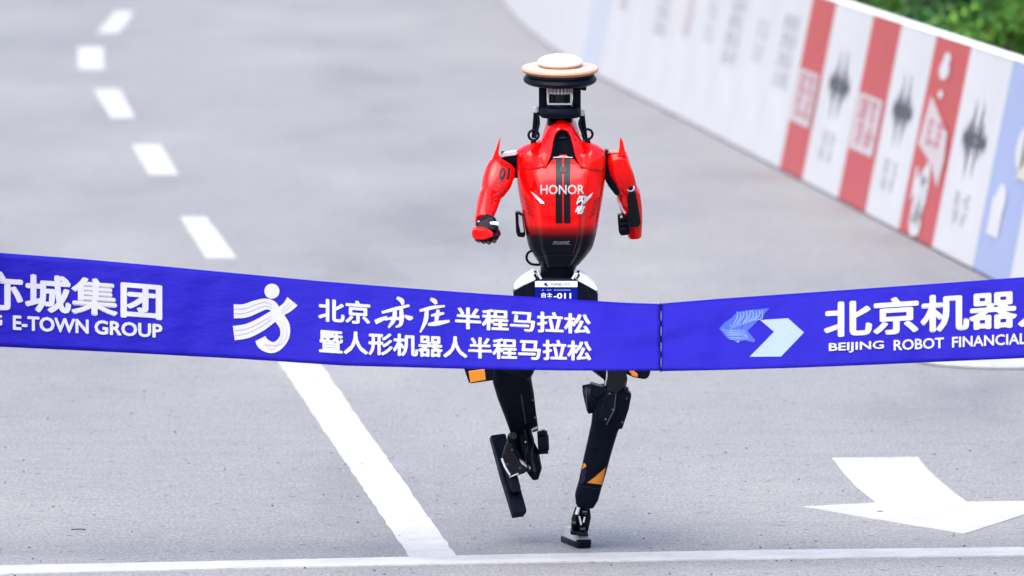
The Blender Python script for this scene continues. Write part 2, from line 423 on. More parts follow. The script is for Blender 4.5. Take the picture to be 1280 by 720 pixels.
def board(s0, s1, kind, label, seed):
    a, t = along(s0); b, _ = along(s1); d = (b - a); L = d.length; d.normalize()
    out = Vector((d.y, -d.x, 0))                 # away from the road
    root = empty('advertising_board', (a.x, a.y, 0)); tag(root, label, 'advertising board', 'boards lining the right of the road')
    up = (out * LEAN + Vector((0, 0, BH))); nrm = (Vector((0, 0, 1)) * LEAN - out * BH).normalized()
    ul = up.length; un = up / ul
    def to(x, y, lift=0.0): return d * x + un * y + nrm * lift + Vector((0, 0, 0.012))
    g = 0.006
    mcol = {'red': 'b_red', 'redscript': 'b_red', 'blue': 'b_blue', 'farblue': 'b_paleblue'}.get(kind, 'b_white')
    mb = MB(); rows, cols = 1, 5; rr = random.Random(seed)
    # front sheet, a little wavy cloth over the frame
    grid = []
    for j in range(5):
        grid.append([to(g + (L-2*g)*i/8, ul*j/4, (rr.uniform(-0.003, 0.003) if 0 < i < 8 and 0 < j < 4 else 0)) for i in range(9)])
    back = [[p - nrm*0.02 for p in r] for r in grid]
    vs = [p for r in grid for p in r] + [p for r in back for p in r]; fs = []
    for j in range(4):
        for i in range(8):
            q = (j*9+i, j*9+i+1, (j+1)*9+i+1, (j+1)*9+i); fs += [q, tuple(k+45 for k in q[::-1])]
    for i in range(8): fs += [(i, i+45, i+46, i+1), (36+i, 37+i, 82+i, 81+i)]
    for j in range(4): fs += [(j*9, j*9+9, j*9+54, j*9+45), (j*9+8, j*9+53, j*9+62, j*9+17)]
    mb.add(vs, fs); front = mb.build('front_panel', mcol, root, smooth=60)
    # rear leg panel of the A frame
    bk = MB(); off = out * (LEAN*2 + 0.05)
    bk.prism([to(g, 0) + off, to(L-g, 0) + off, to(L-g, ul-0.01) + out*0.03, to(g, ul-0.01) + out*0.03], out*0.02); bk.build('rear_panel', 'b_white', root, smooth=None)
    cp = MB(); cp.prism([to(0.002, ul-0.006, 0.005), to(0.002, ul+0.014, 0.0), to(0.002, ul+0.014) + out*0.035, to(0.002, ul-0.006) + out*0.045], d*(L-0.004)); cp.build('top_cap', 'b_cap', root, smooth=None, bevel=0.004)
    def pr(sh, name, m, lift=0.0045): board_print(None, to, sh, name, m, root, lift)
    rect = lambda x0, x1, y0, y1: ([(x0,y0),(x1,y0),(x1,y1),(x0,y1)], [(0,1,2,3)])
    if kind == 'red':
        pr(rect(.10*L, .94*L, .28*ul, .58*ul), 'white_block', 'b_block')
        pr(scribble(.16*L, .88*L, .30*ul, .56*ul, 2, 2, seed, .035), 'printed_script', 'b_pink', .0055)
    elif kind == 'redscript':
        pr(([(.16*L,.55*ul),(.3*L,.58*ul),(.62*L,.66*ul),(.80*L,.70*ul),(.84*L,.60*ul),(.9*L,.45*ul),(.72*L,.42*ul),(.45*L,.38*ul),(.15*L,.28*ul),(.1*L,.42*ul)], [tuple(range(10))]), 'white_block', 'b_block')
        pr(scribble(.22*L, .8*L, .44*ul, .6*ul, 2, 1, seed, .03), 'printed_script', 'b_pink', .0055)
        pr(join2(stroke([(.55*L,.36*ul),(.5*L,.25*ul),(.62*L,.14*ul),(.4*L,.05*ul)], [.1,.3,.3,.06]), stroke([(.8*L,.34*ul),(.74*L,.2*ul)], [.05,.2])), 'white_brush_mark', 'b_white')
        pr(join2(circle2(.58*L, .84*ul, .14*L, .05*ul), circle2(.56*L, .9*ul, .1*L, .03*ul), circle2(.55*L, .72*ul, .07*L, .02*ul)), 'white_mark', 'b_white')
    elif kind == 'emblem':
        pr(emblem(.5*L, .57*ul, .52*L, .29*ul), 'black_emblem', 'b_ink')
        pr(scribble(.3*L, .75*L, .15*ul, .32*ul, 2, 2, seed, .012), 'grey_print', 'b_grey')
    elif kind == 'blue':
        pr(join2(circle2(.3*L, .62*ul, .16*L, .10*ul), circle2(.6*L, .35*ul, .14*L, .08*ul), rect(.48*L, .8*L, .18*ul, .36*ul)), 'white_shape', 'b_white')
        pr(rect(.02*L, .30*L, .48*ul, .74*ul), 'yellow_shape', 'b_yellow')
    elif kind == 'column':
        pr(scribble(.25*L, .8*L, .42*ul, .86*ul, 3, 4, seed, .016), 'grey_print', 'b_grey')
    elif kind == 'faint':
        pr(scribble(.3*L, .7*L, .5*ul, .78*ul, 2, 2, seed, .012), 'grey_print', 'b_grey')
    elif kind == 'redtint':
        pr(rect(.3*L, .6*L, .5*ul, .8*ul), 'red_mark', 'b_pale_pink')
# joints measured along the foot of the boards in the photograph, near to far
joints = [s_of_px(p) for p in (1318, 1262, 1217, 1166, 1124, 1082, 1048, 1003, 975)]
w = 1.32
joints = [joints[0] - w] + joints
kinds = ['emblem', 'blue2', 'blue', 'emblem', 'redscript', 'emblem', 'red', 'emblem', 'red']
while joints[-1] + w < acc[-1]: joints.append(joints[-1] + w)
far = ['column', 'faint', 'column', 'faint', 'redtint', 'column', 'plain', 'redtint', 'farblue', 'plain', 'plain', 'redtint', 'plain', 'plain', 'plain']
labels = ['white board with black spiky emblem beyond the pale blue boards at the right edge',
          'pale board beside the pale blue one at the right edge of the picture',
          'pale blue board with white and yellow shapes at the right edge',
          'white board with black spiky emblem between the pale blue board and the brush-script red board',
          'bright red board with large white brush script, nearest of the three red boards',
          'white board with dark emblem, just beyond the nearest red board',
          'red board with a white script block, middle one of the three red boards',
          'white board with dark emblem between the two farther red boards',
          'red board with a white script block, farthest of the three red boards']
ordn = ['first', 'second', 'third', 'fourth', 'fifth', 'sixth', 'seventh', 'eighth', 'ninth', 'tenth', 'eleventh', 'twelfth', 'thirteenth', 'fourteenth', 'fifteenth', 'sixteenth', 'seventeenth', 'eighteenth', 'nineteenth', 'twentieth', 'twenty-first', 'twenty-second', 'twenty-third', 'twenty-fourth', 'twenty-fifth', 'twenty-sixth']
for i in range(len(joints) - 1):
    j = i - len(kinds)
    if j < 0: k = 'blue' if kinds[i] == 'blue' else ('plain' if kinds[i] == 'blue2' else kinds[i]); lab = labels[i]
    else:
        if j >= 26: break
        k = far[j] if j < len(far) else 'plain'
        look = {'column': 'white board with a column of grey print', 'faint': 'white board with faint grey print', 'redtint': 'white board with a faint pink mark', 'plain': 'plain white board', 'farblue': 'blurred pale blue board'}[k]
        lab = '%s, %s board beyond the farthest red one' % (look, ordn[j])
    board(joints[i], joints[i+1], k, lab, 100 + i)

# ------------------------------------------------------------------ shrubs behind the boards
def shrub_mesh(seed, rad, hgt, n, m):
    rr = random.Random(seed); V, Fc = [], []
    clumps = []
    for _ in range(26):
        th = rr.uniform(0, 2*math.pi); z = rr.uniform(0.12, 1.0); q = rad * math.sqrt(max(0.05, 1 - (z*0.95)**2)) * rr.uniform(0.35, 1.0)
        clumps.append((Vector((q*math.cos(th), q*math.sin(th), z*hgt)), rr.uniform(0.16, 0.34) * rad))
    for _ in range(n):
        c, r = rr.choice(clumps)
        d = Vector((rr.gauss(0, 1), rr.gauss(0, 1), rr.gauss(0, 1))).normalized() * r * rr.uniform(0.6, 1.05)
        p = c + d
        if p.z < 0.03: continue
        nrm = (d.normalized() + Vector((rr.uniform(-.7,.7), rr.uniform(-.7,.7), rr.uniform(0, .9)))).normalized()
        a = nrm.orthogonal().normalized(); a = Matrix.Rotation(rr.uniform(0, 6.28), 3, nrm) @ a; b_ = nrm.cross(a)
        l, wd = rr.uniform(0.045, 0.09), rr.uniform(0.02, 0.035); k = len(V)
        V += [p - a*l*.5, p + b_*wd*.5 + nrm*0.006, p + a*l*.5, p - b_*wd*.5 + nrm*0.006]; Fc.append((k, k+1, k+2, k+3))
    me = bpy.data.meshes.new('foliage'); me.from_pydata([tuple(v) for v in V], [], Fc); me.materials.append(M[m]); return me
def stem_mesh(seed, hgt, rad):
    rr = random.Random(seed); mb = MB()
    for i in range(6):
        th = i*1.05 + rr.uniform(-.2,.2); mb.tube([(0.03*math.cos(th), 0.03*math.sin(th), -0.02), (rad*.25*math.cos(th), rad*.25*math.sin(th), hgt*.4), (rad*.5*math.cos(th), rad*.5*math.sin(th), hgt*.8)], [.016,.012,.005], 6)
    me = mesh('stem', mb.v, mb.f, 40); me.materials.append(M['bark']); return me
variants = [(shrub_mesh(11+i, r, h, n, m), stem_mesh(31+i, h, r)) for i, (r, h, n, m) in enumerate(((.75,1.15,5200,'leaf_a'), (.65,.95,4200,'leaf_b'), (.8,1.3,5600,'leaf_a')))]
spots = [(1310, 50, 1.5, 0), (1230, 36, 1.45, 1), (1270, 18, 2.3, 2), (1175, 22, 1.4, 0), (1205, 4, 2.2, 1), (1120, 8, 1.5, 1), (1150, -12, 2.2, 2), (1090, -10, 1.6, 0), (1400, 80, 1.6, 2), (1370, 40, 2.6, 0), (1260, -16, 3.2, 0), (1060, -34, 1.6, 1), (1190, -34, 3.2, 1), (1110, -44, 2.6, 2)]
slab = ['bright green bushy shrub at the right edge behind the pale blue board', 'dark green low shrub behind the white emblem board near the right edge', 'tall bright green shrub in the second row behind the pale blue board',
        'bright green shrub just behind the nearest red board', 'dark green shrub in the second row behind the nearest red board', 'dark green shrub at the left end of the visible greenery',
        'tall bright green shrub at the top edge behind the middle red board', 'bright green shrub half hidden behind the farthest red board', 'tall green shrub beyond the right edge of the picture', 'bushy green shrub in the back row at the right edge',
        'bright shrub of the back row at the top edge near the right corner', 'dark shrub hidden behind the far white boards', 'dark shrub of the back row at the top edge', 'tall shrub of the back row behind the white emblem boards']
for (px, tp, off, v), lab in zip(spots, slab):
    # stands behind the board whose top shows at this place
    best = None
    for i in range(400):
        p, t = along(acc[-1] * i / 400); o_ = Vector((t.y, -t.x, 0)); q = p + o_ * (off + 0.2)
        e = abs(640 + F_PX * q.x / q.y - px)
        if q.y < 75 and (best is None or e < best[0]): best = (e, q)
    q = best[1]; r = empty('shrub', (q.x, q.y, 0.09)); r.rotation_euler.z = random.uniform(0, 6); sz = random.uniform(.85, 1.2); r.scale = (sz, sz, sz)
    tag(r, lab, 'shrub', 'shrubs behind the advertising boards')
    link('foliage', variants[v][0], None, r); link('stem', variants[v][1], None, r)

# ------------------------------------------------------------------ finish ribbon
RIB_Y = 25.35
topL = [(-300,290),(0,316),(100,323.5),(200,332.5),(300,342),(400,351.5),(500,359.5),(600,367),(700,373.5),(780,378.5),(826,380)]
botL = [(-300,424),(0,433.5),(150,440.5),(300,448.5),(430,457),(600,461.5),(700,463),(826,463.5)]
topR = [(826,379.5),(900,373.5),(1000,366.5),(1100,359.5),(1200,352.5),(1280,346.5),(1580,322)]
botR = [(826,464),(900,462.5),(1000,459.5),(1100,455.5),(1200,451),(1280,447.5),(1580,431)]
def rib(x, v, lift=0.0, side_=None):
    left = (x <= 826) if side_ is None else side_ == 'L'
    tp, bt = (topL, botL) if left else (topR, botR)
    ty, by = lerp_tab(tp, x), lerp_tab(bt, x); py = ty + (by - ty) * v
    full = 0.308; hgt = (by - ty) / (F_PX / RIB_Y)
    tilt = math.sqrt(max(0.0, full*full - hgt*hgt))         # narrower where it leans back
    near = math.exp(-abs(x - 826) / 60.0)
    wob = 0.006*math.sin(x*0.021 + v*1.7) + 0.0035*math.sin(x*0.057 - v*2.6 + 1) + near*0.007*math.sin(v*13 + x*0.03) + 0.0022*math.sin(x*0.11 + v*4.0)*math.sin(x*0.013 + 2) + 0.004*math.sin(v*5.5 + x*0.012)*near
    dy = (0.5 - v) * tilt * 0.85 + wob
    return at(x, py, RIB_Y + dy - lift)
ribbon = empty('finish_ribbon', (0, RIB_Y, 0.75)); tag(ribbon, 'long blue finish ribbon with white lettering stretched across the road before the robot', 'ribbon')
RO = Vector(ribbon.location)
def cloth_piece(name, x0, x1, sd):
    nx, nv = int((x1 - x0) / 6), 18; vs = []; fs = []
    for i in range(nx + 1):
        for j in range(nv + 1): vs.append(rib(x0 + (x1-x0)*i/nx, j/nv, 0, sd))
    for i in range(nx):
        for j in range(nv):
            a = i*(nv+1)+j; fs.append((a, a+1, a+nv+2, a+nv+1))
    mb = MB().add(vs, fs); o = mb.build(name, 'cloth', ribbon, RO, smooth=80)
    so = o.modifiers.new('thick', 'SOLIDIFY'); so.thickness = 0.0012; so.offset = 0
    return o
clothL = cloth_piece('cloth', -300, 826, 'L'); clothR = cloth_piece('cloth', 826.6, 1580, 'R')
tag(clothL, 'left length of blue cloth'); tag(clothR, 'right length of blue cloth')
sm = MB(); sm.tube([rib(825.4 + 0.8*math.sin(j*0.9), -0.01 + 1.02*j/30, 0.004) for j in range(31)], 0.0020, 6); sm.build('seam', 'seam', ribbon, RO)
sm = MB(); sm.tube([rib(827.6, 0.01 + 0.98*j/30, -0.001) for j in range(31)], 0.0016, 6); sm.build('seam', 'seam', ribbon, RO)
hem = 0
def rib_print(sh, name, m, parent, lift=0.0028):
    V, Fc = sh
    me = bpy.data.meshes.new(name); me.from_pydata([(x, y, 0) for x, y in V], [], Fc); bm = bmesh.new(); bm.from_mesh(me)
    bmesh.ops.triangulate(bm, faces=bm.faces)
    for _ in range(2):
        es = [e for e in bm.edges if abs(e.verts[0].co.x - e.verts[1].co.x) > 9 or abs(e.verts[0].co.y - e.verts[1].co.y) > 0.12]
        if es: bmesh.ops.subdivide_edges(bm, edges=es, cuts=1); bmesh.ops.triangulate(bm, faces=bm.faces)
    _layers(bm)
    for v in bm.verts: v.co = rib(v.co.x, v.co.y, lift + v.co.z) - RO
    bm.to_mesh(me); bm.free()
    o = link(name, me, m, parent); return o
def v_of(x, y):
    left = x <= 826; tp, bt = (topL, botL) if left else (topR, botR); a, b = lerp_tab(tp, x), lerp_tab(bt, x); return (y - a) / (b - a)
def px2v(sh): return [(x, v_of(x, y)) for x, y in sh[0]], sh[1]
BO = 0.03
rib_print(flat_chars('亦城集团', -28, 206, .195, .615, BO), 'lettering', 'ink_white', clothL)
rib_print(flat_chars('北京', -148, -28, .195, .615, BO), 'lettering', 'ink_white', clothL)
for w_, a_, b_ in (('BEIJING', -90, 3), ('E-TOWN', 16, 111), ('GROUP', 118, 203)): rib_print(flat_line(w_, a_, b_, .655, .815, .034), 'lettering', 'ink_white', clothL)
rib_print(flat_chars('北京', 397.5, 464, .20, .49, BO), 'lettering', 'ink_white', clothL)
rib_print(flat_chars('半程马拉松', 568, 739, .19, .485, BO), 'lettering', 'ink_white', clothL)
rib_print(flat_chars('暨人形机器人半程马拉松', 398, 740, .575, .865, BO), 'lettering', 'ink_white', clothL)
Z7 = lambda pts: [(370 + x*.375, 330 + y*.375) for x, y in pts]
br = join2(stroke(Z7([(336,112),(352,122),(356,136)]), [3.2,5.9,3.2]), stroke(Z7([(286,162),(330,150),(378,138)]), [3.2,4.5,3.2]),
           stroke(Z7([(330,150),(326,185),(308,212)]), [4.5,5.9,2.6]), stroke(Z7([(350,146),(352,180),(348,202),(332,210)]), [4.5,5.9,4.5,2.0]),
           stroke(Z7([(264,194),(286,184),(304,176)]), [5.9,5.2,2.3]), stroke(Z7([(362,172),(378,180),(390,178)]), [2.6,5.9,2.6]), stroke(Z7([(296,186),(326,180),(356,186)]), [2.0,4.2,2.6]),
           stroke(Z7([(448,116),(462,124),(468,134)]), [3.2,5.9,2.6]), stroke(Z7([(412,156),(452,146),(496,140)]), [3.2,4.5,2.6]),
           stroke(Z7([(436,150),(432,188),(414,228)]), [4.5,5.5,2.0]), stroke(Z7([(450,172),(472,168),(494,164)]), [2.6,4.5,2.6]), stroke(Z7([(474,152),(470,176),(466,198)]), [3.9,5.2,3.9]), stroke(Z7([(440,202),(470,198),(512,190)]), [3.2,5.9,3.2]))
rib_print(px2v(br), 'brush_lettering', 'ink_white', clothL)
ZL = lambda pts: [(280 + x*.1528, 340 + y*.1528) for x, y in pts]
z = .1528
lg = join2(circle2(*ZL([(392,157)])[0], 62*z), stroke(ZL([(80,322),(170,318),(260,285),(340,262),(400,280),(432,330)]), [114*z,112*z,106*z,90*z,80*z,62*z]),
           stroke(ZL([(80,500),(190,482),(300,430),(390,370),(460,325),(520,285),(560,240)]), [118*z,116*z,108*z,95*z,80*z,90*z,108*z]),
           stroke(ZL([(410,330),(460,385),(497,450),(495,530),(450,595),(390,618),(325,590),(298,545)]), [70*z,90*z,84*z,76*z,78*z,92*z,100*z,92*z]))
rib_print(px2v(lg), 'runner_emblem', 'ink_white', clothL)
ln = []
for off in (-20, 18):
    ln += [stroke(ZL([(84,322+off),(170,318+off),(260,285+off),(340,262+off*.8),(395,285+off*.6)]), [4*z]*5), stroke(ZL([(84,500+off),(190,482+off),(300,430+off),(390,370+off*.7)]), [4*z]*4)]
    ln += [stroke(ZL([(470+off*.7,400),(497+off*.8,460),(494+off*.8,530),(448+off*.6,592),(390,616-off),(330-off*.4,590)]), [4*z]*6), stroke(ZL([(470,330+off*.7),(520+off*.6,285+off*.3),(558+off*1.3,246)]), [4*z]*3)]
rib_print(px2v(join2(*ln)), 'emblem_line', 'ink_grey', clothL, 0.0042)
# right-hand mark: pale chevron and a blue many-finned fish-like shape
ZR = lambda pts: [(890 + x*.125, 370 + y*.125) for x, y in pts]
pg = lambda pts: (pts, [tuple(range(len(pts)))])
rib_print(px2v(join2(pg(ZR([(480,240),(760,222),(920,365),(620,358)])), pg(ZR([(620,358),(920,365),(690,605),(375,608)])))), 'chevron_emblem', 'ink_paleblue', clothR)
rib_print(px2v(join2(pg(ZR([(70,325),(130,262),(200,215),(250,165),(300,155),(355,350),(330,445),(250,462),(150,420)])), pg(ZR([(300,155),(400,138),(575,122),(480,228),(355,350)])), pg(ZR([(355,350),(432,442),(420,466),(330,445)])))), 'fish_emblem', 'ink_midblue', clothR)
st = []
rr = random.Random(3)
for k in range(9):
    x = 250 + k*31; st.append(stroke(ZR([(x, 158 - k*3 + rr.uniform(-6,10)), (x + 4, 215 + rr.uniform(-20, 10)), (max(150, x - 60 - k*2), 330 - k*11)]), [1.3,1.9,1.3], 3))
for k in range(6):
    y = 345 + k*17; st.append(stroke(ZR([(110 + k*12, y), (220, y + rr.uniform(-5,5)), (330 + k*8, y - 4)]), [1.0,1.5,1.1], 3))
for (x, y) in ((110,335),(185,295),(190,362),(250,215),(260,455),(342,402),(480,165),(445,205),(400,150)): st.append(circle2(*ZR([(x, y)])[0], rr.uniform(1.1, 1.9), n=8))
rib_print(px2v(join2(*st)), 'fish_emblem_detail', 'ink_lightblue', clothR, 0.0042)
rib_print(flat_chars('北京机器人', 1029.5, 1332, .135, .625, BO), 'lettering', 'ink_white', clothR)
for w_, a_, b_ in (('BEIJING', 1036, 1105), ('ROBOT', 1117, 1180), ('FINANCIAL', 1190, 1283)): rib_print(flat_line(w_, a_, b_, .69, .83, .026), 'lettering', 'ink_white', clothR)

# ------------------------------------------------------------------ the running robot
foot0 = gp(722, 685); RY = foot0.y; S = F_PX / RY          # pixels per metre at the robot
robot = empty('humanoid_robot', (foot0.x - 0.06, RY, 0.0)); BO_ = Vector(robot.location)
tag(robot, 'red and black humanoid robot with a disc-topped head running towards the ribbon', 'robot')
def P(px, py, dy=0.0): return at(px, py, RY + dy)
TORSO_Z0 = P(690, 300).z; TORSO_Z1 = P(690, 277).z
M['red'] = mat('red_gloss', (0.80, 0.0008, 0.0010), 0.4, coat=0.5, spec=0.05)
M['torso'] = mat('torso_gloss', (0.80, 0.0008, 0.0010), 0.4, coat=0.5, spec=0.05, build=b_torso)
M['black'] = mat('black_plastic', (0.003, 0.005, 0.011), 0.5, spec=0.07, build=b_dusty((0.0015, 0.003, 0.008), (0.004, 0.006, 0.013), 40))
M['black_gloss'] = mat('black_gloss', (0.001, 0.002, 0.006), 0.16, spec=0.25)
M['black_fabric'] = mat('black_cover', (0.003, 0.005, 0.012), 0.65, spec=0.06, build=b_dusty((0.0015, 0.0035, 0.009), (0.004, 0.0065, 0.015), 30))
M['metal'] = mat('metal', (0.55, 0.56, 0.60), 0.28, metal=0.9)
M['silver'] = mat('silver_paint', (0.42, 0.43, 0.47), 0.35, metal=0.3)
M['foot_grey'] = mat('foot_grey', (0.30, 0.31, 0.34), 0.4)
M['soft_white'] = mat('soft_white_print', (0.36, 0.32, 0.33), 0.5)
M['white'] = mat('white_plastic', (0.68, 0.68, 0.70), 0.35, coat=0.1)
M['cream'] = mat('cream_plate', (0.42, 0.29, 0.23), 0.4, spec=0.3)
M['recess'] = mat('recess_black', (0.001, 0.002, 0.005), 0.5, spec=0.05)
M['peach'] = mat('peach_plate', (0.48, 0.22, 0.15), 0.4, spec=0.3)
M['pinkring'] = mat('knurled_ring', (0.52, 0.36, 0.42), 0.4)
M['orange'] = mat('orange_patch', (0.62, 0.20, 0.008), 0.5)
M['bib_blue'] = mat('bib_blue', (0.002, 0.008, 0.20), 0.5, spec=0.05)
M['bib_ink_red'] = mat('bib_red_ink', (0.12, 0.02, 0.04), 0.6)
M['navy'] = mat('navy', (0.006, 0.009, 0.03), 0.5, spec=0.2)
M['bolt_steel'] = mat('bolt_steel', (0.09, 0.095, 0.12), 0.4, metal=0.6)
M['navy_light'] = mat('navy_edge', (0.03, 0.04, 0.085), 0.4, spec=0.4)
M['stripe'] = mat('stripe_black', (0.002, 0.002, 0.006), 0.35, spec=0.3)
M['dark_red'] = mat('dark_red_print', (0.09, 0.004, 0.006), 0.5)
M['grey_tint'] = mat('grey_print', (0.30, 0.30, 0.33), 0.5)
def rbuild(mb, name, m, parent, **kw): return mb.build(name, m, parent, BO_, **kw)
def limb_rings(st, n=3.0, N=20):
    c = [P(a, b, d) for a, b, d, _, _ in st]; rings = []
    for i, s_ in enumerate(st):
        t = (c[min(i+1, len(c)-1)] - c[max(i-1, 0)]).normalized(); a = t.cross(Vector((0, 1, 0))).normalized(); b = a.cross(t).normalized()
        w_, d_ = s_[3] / S, s_[4]; ring = []
        for k in range(N):
            A = 2*math.pi*(k + .5)/N; ca, sa = math.cos(A), math.sin(A)
            ring.append(c[i] + a * (w_ * math.copysign(abs(ca)**(2/n), ca)) + b * (d_ * math.copysign(abs(sa)**(2/n), sa)))
        rings.append(ring)
    return rings
def limb(name, m, parent, st, n=3.0, bevel=0.005, smooth=40, N=20):
    return rbuild(MB().loft(limb_rings(st, n, N)), name, m, parent, bevel=bevel, smooth=smooth)
def slab(name, m, parent, pts, d0, d1, bevel=0.004, tilt=0.0, smooth=35):
    """outline in the photo's front view, extruded in depth d0..d1 (tilt: extra depth per pixel down)"""
    y0 = pts[0][1]; a = [P(x, y, d0 + tilt*(y-y0)) for x, y in pts]
    return rbuild(MB().prism(a, (0, d1 - d0, 0)), name, m, parent, bevel=bevel, smooth=smooth)
def rod(name, m, parent, pts, r, n=10, bevel=0):
    return rbuild(MB().tube([P(*p) for p in pts], [q / S for q in r] if isinstance(r, (list, tuple)) else r / S, n), name, m, parent, bevel=bevel)
def drum(name, m, parent, c, axis, r, h, prof=None, bevel=0.003, n=28):
    pr = prof or [(r, -h/2), (r, h/2)]
    return rbuild(MB().lathe([(a / S, b / S) for a, b in pr], P(*c), axis, n), name, m, parent, bevel=bevel)

# ---- torso
lean = lambda py: -(345 - py) * 0.00048
rows = [(175, 674, 731, .015, .085, .020), (178, 664, 740, .030, .095, .045), (182, 654, 749, .045, .105, .066), (187, 646.5, 756, .060, .11, .085), (194, 645.5, 757, .084, .115, .102), (206, 645.5, 757, .098, .118, .112), (220, 646, 756.5, .122, .12, .116),
        (236, 647.5, 755, .142, .118, .118), (250, 650, 753, .146, .115, .116), (266, 653, 750, .143, .11, .112), (284, 656, 747, .134, .10, .104), (298, 658.5, 744, .125, .095, .097),
        (310, 661.5, 740, .116, .09, .09), (320, 668, 733, .106, .085, .083), (330, 674, 724.5, .096, .08, .076), (334, 676, 720, .09, .075, .07)]
def sm01(x, a, b):
    t = max(0, min(1, (x-a)/(b-a))); return t*t*(3-2*t)
rings = []
NF = 56
fine = []
for i in range(len(rows) - 1):
    p0, p1, p2, p3 = rows[max(i-1, 0)], rows[i], rows[i+1], rows[min(i+2, len(rows)-1)]
    for j in range(4):
        t = j / 4; fine.append([p1[k] + (p2[k]-p1[k])*(t + 0.0) if k == 0 else 0.5*((2*p1[k]) + (p2[k]-p0[k])*t + (2*p0[k]-5*p1[k]+4*p2[k]-p3[k])*t*t + (3*p1[k]-p0[k]-3*p2[k]+p3[k])*t**3) for k in range(6)])
fine.append(list(rows[-1]))
for py, xl, xr, fc, bk, fs_ in fine:
    ring = []; mid = (xl+xr)/2; hw = (xr-xl)/2; ld = lean(py)
    for k in range(NF + 1):                         # front, left to right
        s_ = -1 + 2*k/NF; px = mid + hw * math.sin(s_*math.pi/2); u = abs(px-mid)/hw
        e = (1 - u**6)**(1/2.4) if u < 1 else 0
        f = fc + (fs_ - fc) * sm01(u, .52, .66)
        ring.append(P(px, py, ld - f * e))
    for k in range(1, 16):
        A = math.pi * k / 16; px = mid + hw*math.copysign(abs(math.cos(A))**(2/3.2), math.cos(A)); ring.append(P(px, py, ld + bk * math.sin(A)**(2/3.2)))
    rings.append(ring)
tmb = MB().loft(rings)
torso = rbuild(tmb, 'torso', 'torso', robot, smooth=50)
tag(torso, 'glossy red chest shading to black at the waist')
torso_bvh = BVHTree.FromPolygons(tmb.v, [f for f in tmb.f])
def drape(sh, name, m, parent, bvh, lift=0.002, maxedge=5):
    V, Fc = sh
    me = bpy.data.meshes.new(name); me.from_pydata([(x, y, 0) for x, y in V], [], Fc); bm = bmesh.new(); bm.from_mesh(me)
    bmesh.ops.triangulate(bm, faces=bm.faces)
    for _ in range(3):
        es = [e for e in bm.edges if e.calc_length() > maxedge]
        if es: bmesh.ops.subdivide_edges(bm, edges=es, cuts=1); bmesh.ops.triangulate(bm, faces=bm.faces)
    _layers(bm)
    for v in bm.verts:
        lf = lift + v.co.z
        d = ray(v.co.x, v.co.y).normalized(); hit = bvh.ray_cast(EYE, d)
        q = hit[0] if hit[0] is not None else at(v.co.x, v.co.y, RY)
        v.co = q - d * lf - BO_
    bm.to_mesh(me); bm.free()
    if hasattr(me, 'shade_smooth'): me.shade_smooth()
    return link(name, me, m, parent)
def rect2(x0, x1, y0, y1): return [(x0,y0),(x1,y0),(x1,y1),(x0,y1)], [(0,1,2,3)]
drape(rect2(694.5, 702.8, 197, 279), 'chest_stripe', 'stripe', torso, torso_bvh, .0025)
drape(rect2(704.8, 713, 197, 279), 'chest_stripe', 'stripe', torso, torso_bvh, .0025)
drape(flat_line('HONOR', 675.5, 730.5, 231, 243, .018), 'chest_lettering', 'soft_white', torso, torso_bvh, .005)
drape(([(663.5,239.5),(671,244.5),(679.5,252),(681,255),(676,254.5),(669,247)], [tuple(range(6))]), 'chest_slit', 'white', torso, torso_bvh, .005)
drape(([(741.5,240.5),(734.5,245.5),(727.5,252.5),(726,255.5),(731,254.5),(738,247)], [tuple(range(6))]), 'chest_slit', 'white', torso, torso_bvh, .005)
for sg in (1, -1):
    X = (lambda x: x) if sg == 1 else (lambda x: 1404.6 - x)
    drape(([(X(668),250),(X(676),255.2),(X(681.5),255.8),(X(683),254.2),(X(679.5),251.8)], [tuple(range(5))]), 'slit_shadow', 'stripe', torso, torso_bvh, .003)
    for k in range(4):
        y = 246 + k*6.2; x = 655 + k*1.6
        drape(([(X(x),y),(X(x+8),y+7),(X(x+8),y+8.2),(X(x),y+1.6)], [(0,1,2,3)]), 'side_tick', 'dark_red', torso, torso_bvh, .003)
def slant(sh, y0, k): return [(x - (y - y0) * k, y) for x, y in sh[0]], sh[1]
drape(slant(flat_chars('闪', 721.5, 732, 244.5, 255.5, .05), 250, .3), 'brush_lettering', 'white', torso, torso_bvh, .005)
drape(slant(flat_chars('电', 719, 730.5, 256, 267.5, .05), 262, .5), 'brush_lettering', 'white', torso, torso_bvh, .005)
wl_ = [stroke([(691 + k*2.9, 305.8), (693.2 + k*2.9, 301.6)], [.6, .6], 2) for k in range(7)]
wl_ += [stroke([(693 + k*2.9, y_), (695 + k*2.9, y_ - .1)], [.5, .5], 2) for k, y_ in ((0, 302), (2, 305.4), (3, 303.6), (4, 302), (5, 303.6), (6, 302), (6, 305.4))]
drape(join2(*wl_), 'waist_lettering', 'grey_tint', torso, torso_bvh, .004)
for q in ([(647.5,193),(660,187.5),(673,184),(679,191),(681.5,208.5),(668,211.5),(647.5,212.5)], [(755,193),(743,187.5),(730.5,184),(725,191),(724.5,208.5),(736,211.5),(755.3,212.5)]):
    sp_ = drape((q, [tuple(range(len(q)))]), 'shoulder_plate', 'red', torso, torso_bvh, .004, 4)
    so_ = sp_.modifiers.new('thick', 'SOLIDIFY'); so_.thickness = 0.003; so_.offset = 1
drape(join2(stroke([(728.5,214),(729,232)], [.8]*2), stroke([(727,258),(724,280),(721,300),(716,318)], [.8]*4)), 'shell_seam', 'dark_red', torso, torso_bvh, .003)
